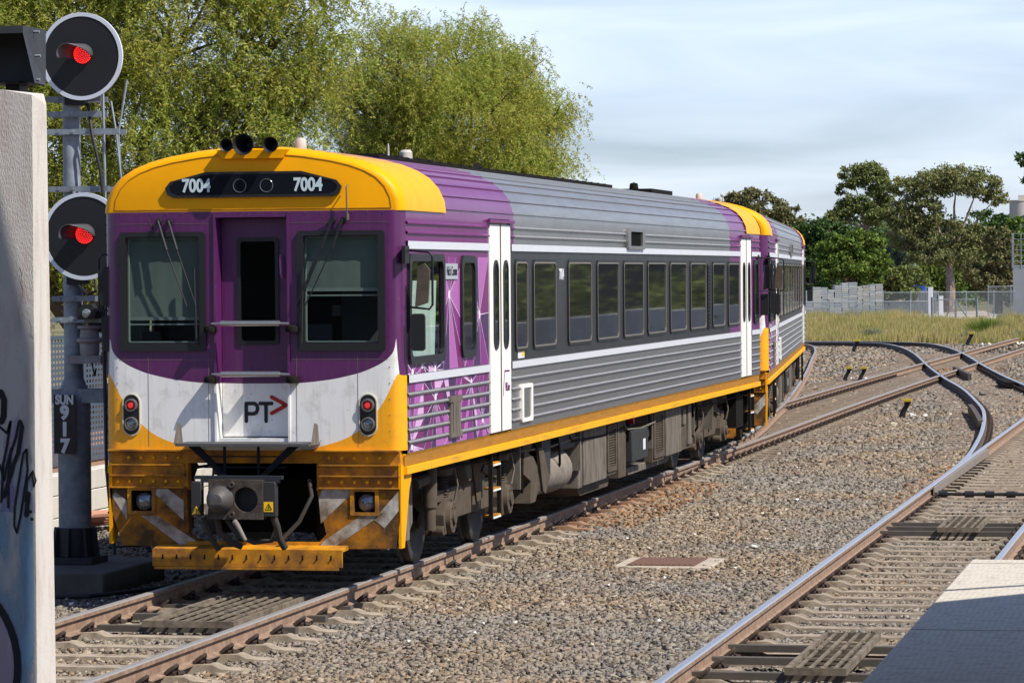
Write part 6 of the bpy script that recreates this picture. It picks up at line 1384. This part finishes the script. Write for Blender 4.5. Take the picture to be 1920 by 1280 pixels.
for x in (-.5, -.42, .1, .5): mb.cyl((x, 0, zm-.1), (x, 0, zt), .035, n=6)
for i in range(7): mb.tube([(-.5, 0, zm+(zt-zm)*i/6), (1.4, 0, zm+(zt-zm)*i/6)], .02, 5)
mb.box(-.52, -.38, -.05, .05, zm-.1, zt); mb.build('ladder_cage', m_galvd, t_)
p = at(1915, 590, 420); mb = MB(); zt = at(1915, 378, 420)[2]+.42; mb.lathe([(1.5, 0), (1.5, zt), (1.55, zt), (1.55, zt+.15), (0, zt+.2)], (.15, 0, 0), (0, 0, 1), 28); mb.box(-.3, .6, -.4, .4, zt, zt+.75); o = mb.build('silo', P('silo_concrete', (.50, .46, .42), .85, var=.15, vs=.8)); o.location = (p[0], p[1], -.42); tag(o, 'pale round silo top showing above the trees at right', 'silo')
# low trackside fence, weeds: reflected and seen from beside the camera
mb = MB(); mb.box(11.5, 11.8, 20, 150, -.42, 1.7); o = mb.build('boundary_wall', P('pale_grey_wall', (.66, .64, .60), .8, c2=(.42, .42, .41), vs=1.2, thr=.5)); tag(o, 'long grey wall beyond the platform track, mirrored in the train windows', 'wall')
mb = MB(); rr_ = random.Random(5)
for k in range(26):
    y = 40+k*4+rr_.uniform(-1, 1); z = rr_.uniform(.3, 1.0); pts = [(y+rr_.uniform(0, 2.2), z+rr_.uniform(-.3, .5)) for _ in range(7)]; stroke(mb, pts, .07, 11.494, .004, axis='x')
mb.build('sprayed_marks', m_sign, o)
B_ = empty('station_building', (19, 110, -.42)); tag(B_, 'dark station building beyond the grey wall right of the tracks', 'building')
mb = MB(); mb.box(0, 8, -35, 60, 0, 5.4); mb.build('wall', P('dark_brick', (.07, .06, .055), .9, var=.3), B_)
mb = MB(); mb.box(-.6, 8.6, -35.6, 60.6, 5.4, 5.7); mb.build('roof', P('grey_roof', (.2, .2, .21), .7), B_)
cc = [(RNG.uniform(12.6, 15), y, RNG.uniform(.2, 2.6), RNG.uniform(.4, 2.0)) for y in np.concatenate([RNG.uniform(25, 72, 34), RNG.uniform(84, 100, 8), RNG.uniform(118, 150, 22)])]
ci = RNG.integers(0, len(cc), 16000); c = np.array([q[:3] for q in cc])[ci]+RNG.normal(0, .45, (16000, 3))*np.array([q[3] for q in cc])[ci][:, None]; c[:, 2] = np.clip(c[:, 2], -.3, 5); d = RNG.normal(0, 1, c.shape); d /= np.linalg.norm(d, axis=1)[:, None]
V, F = leaves(c, d, .18, .35); tag(raw('hedge', V, F, lm_gum2), 'straggling green hedge behind the grey wall right of the tracks', 'hedge', kind='stuff')

# unseen dark bridge added behind the camera to darken the windscreen reflections
RB = empty('reflection_bridge', (5, -85, -.42)); tag(RB, 'unseen dark bridge added behind the camera to darken windscreen reflections', 'bridge')
mb = MB(); mb.box(-60, 60, -6, 6, 5.6, 8.4); mb.build('deck', P('bridge_grey', (.12, .12, .12), .9, var=.2), RB)
for x in (-40, -12, 9.5, 30):
    mb = MB(); mb.box(x-.8, x+.8, -5, 5, 0, 5.6); mb.build('pier', P('bridge_grey', (.12, .12, .12), .9, var=.2), RB)

SB = empty('reflection_block', (-20, -105, -.42)); tag(SB, 'unseen long dark block added beyond the bridge to darken windscreen reflections', 'building')  # added block hiding the bright horizon from the windscreen reflections
mb = MB(); mb.box(-70, 110, 0, 8, 0, 6.5); mb.build('wall', P('dark_brick', (.07, .06, .055), .9, var=.3), SB)
mb = MB(); mb.box(-71, 111, -1, 9, 6.5, 6.9); mb.build('roof', P('grey_roof', (.2, .2, .21), .7), SB)
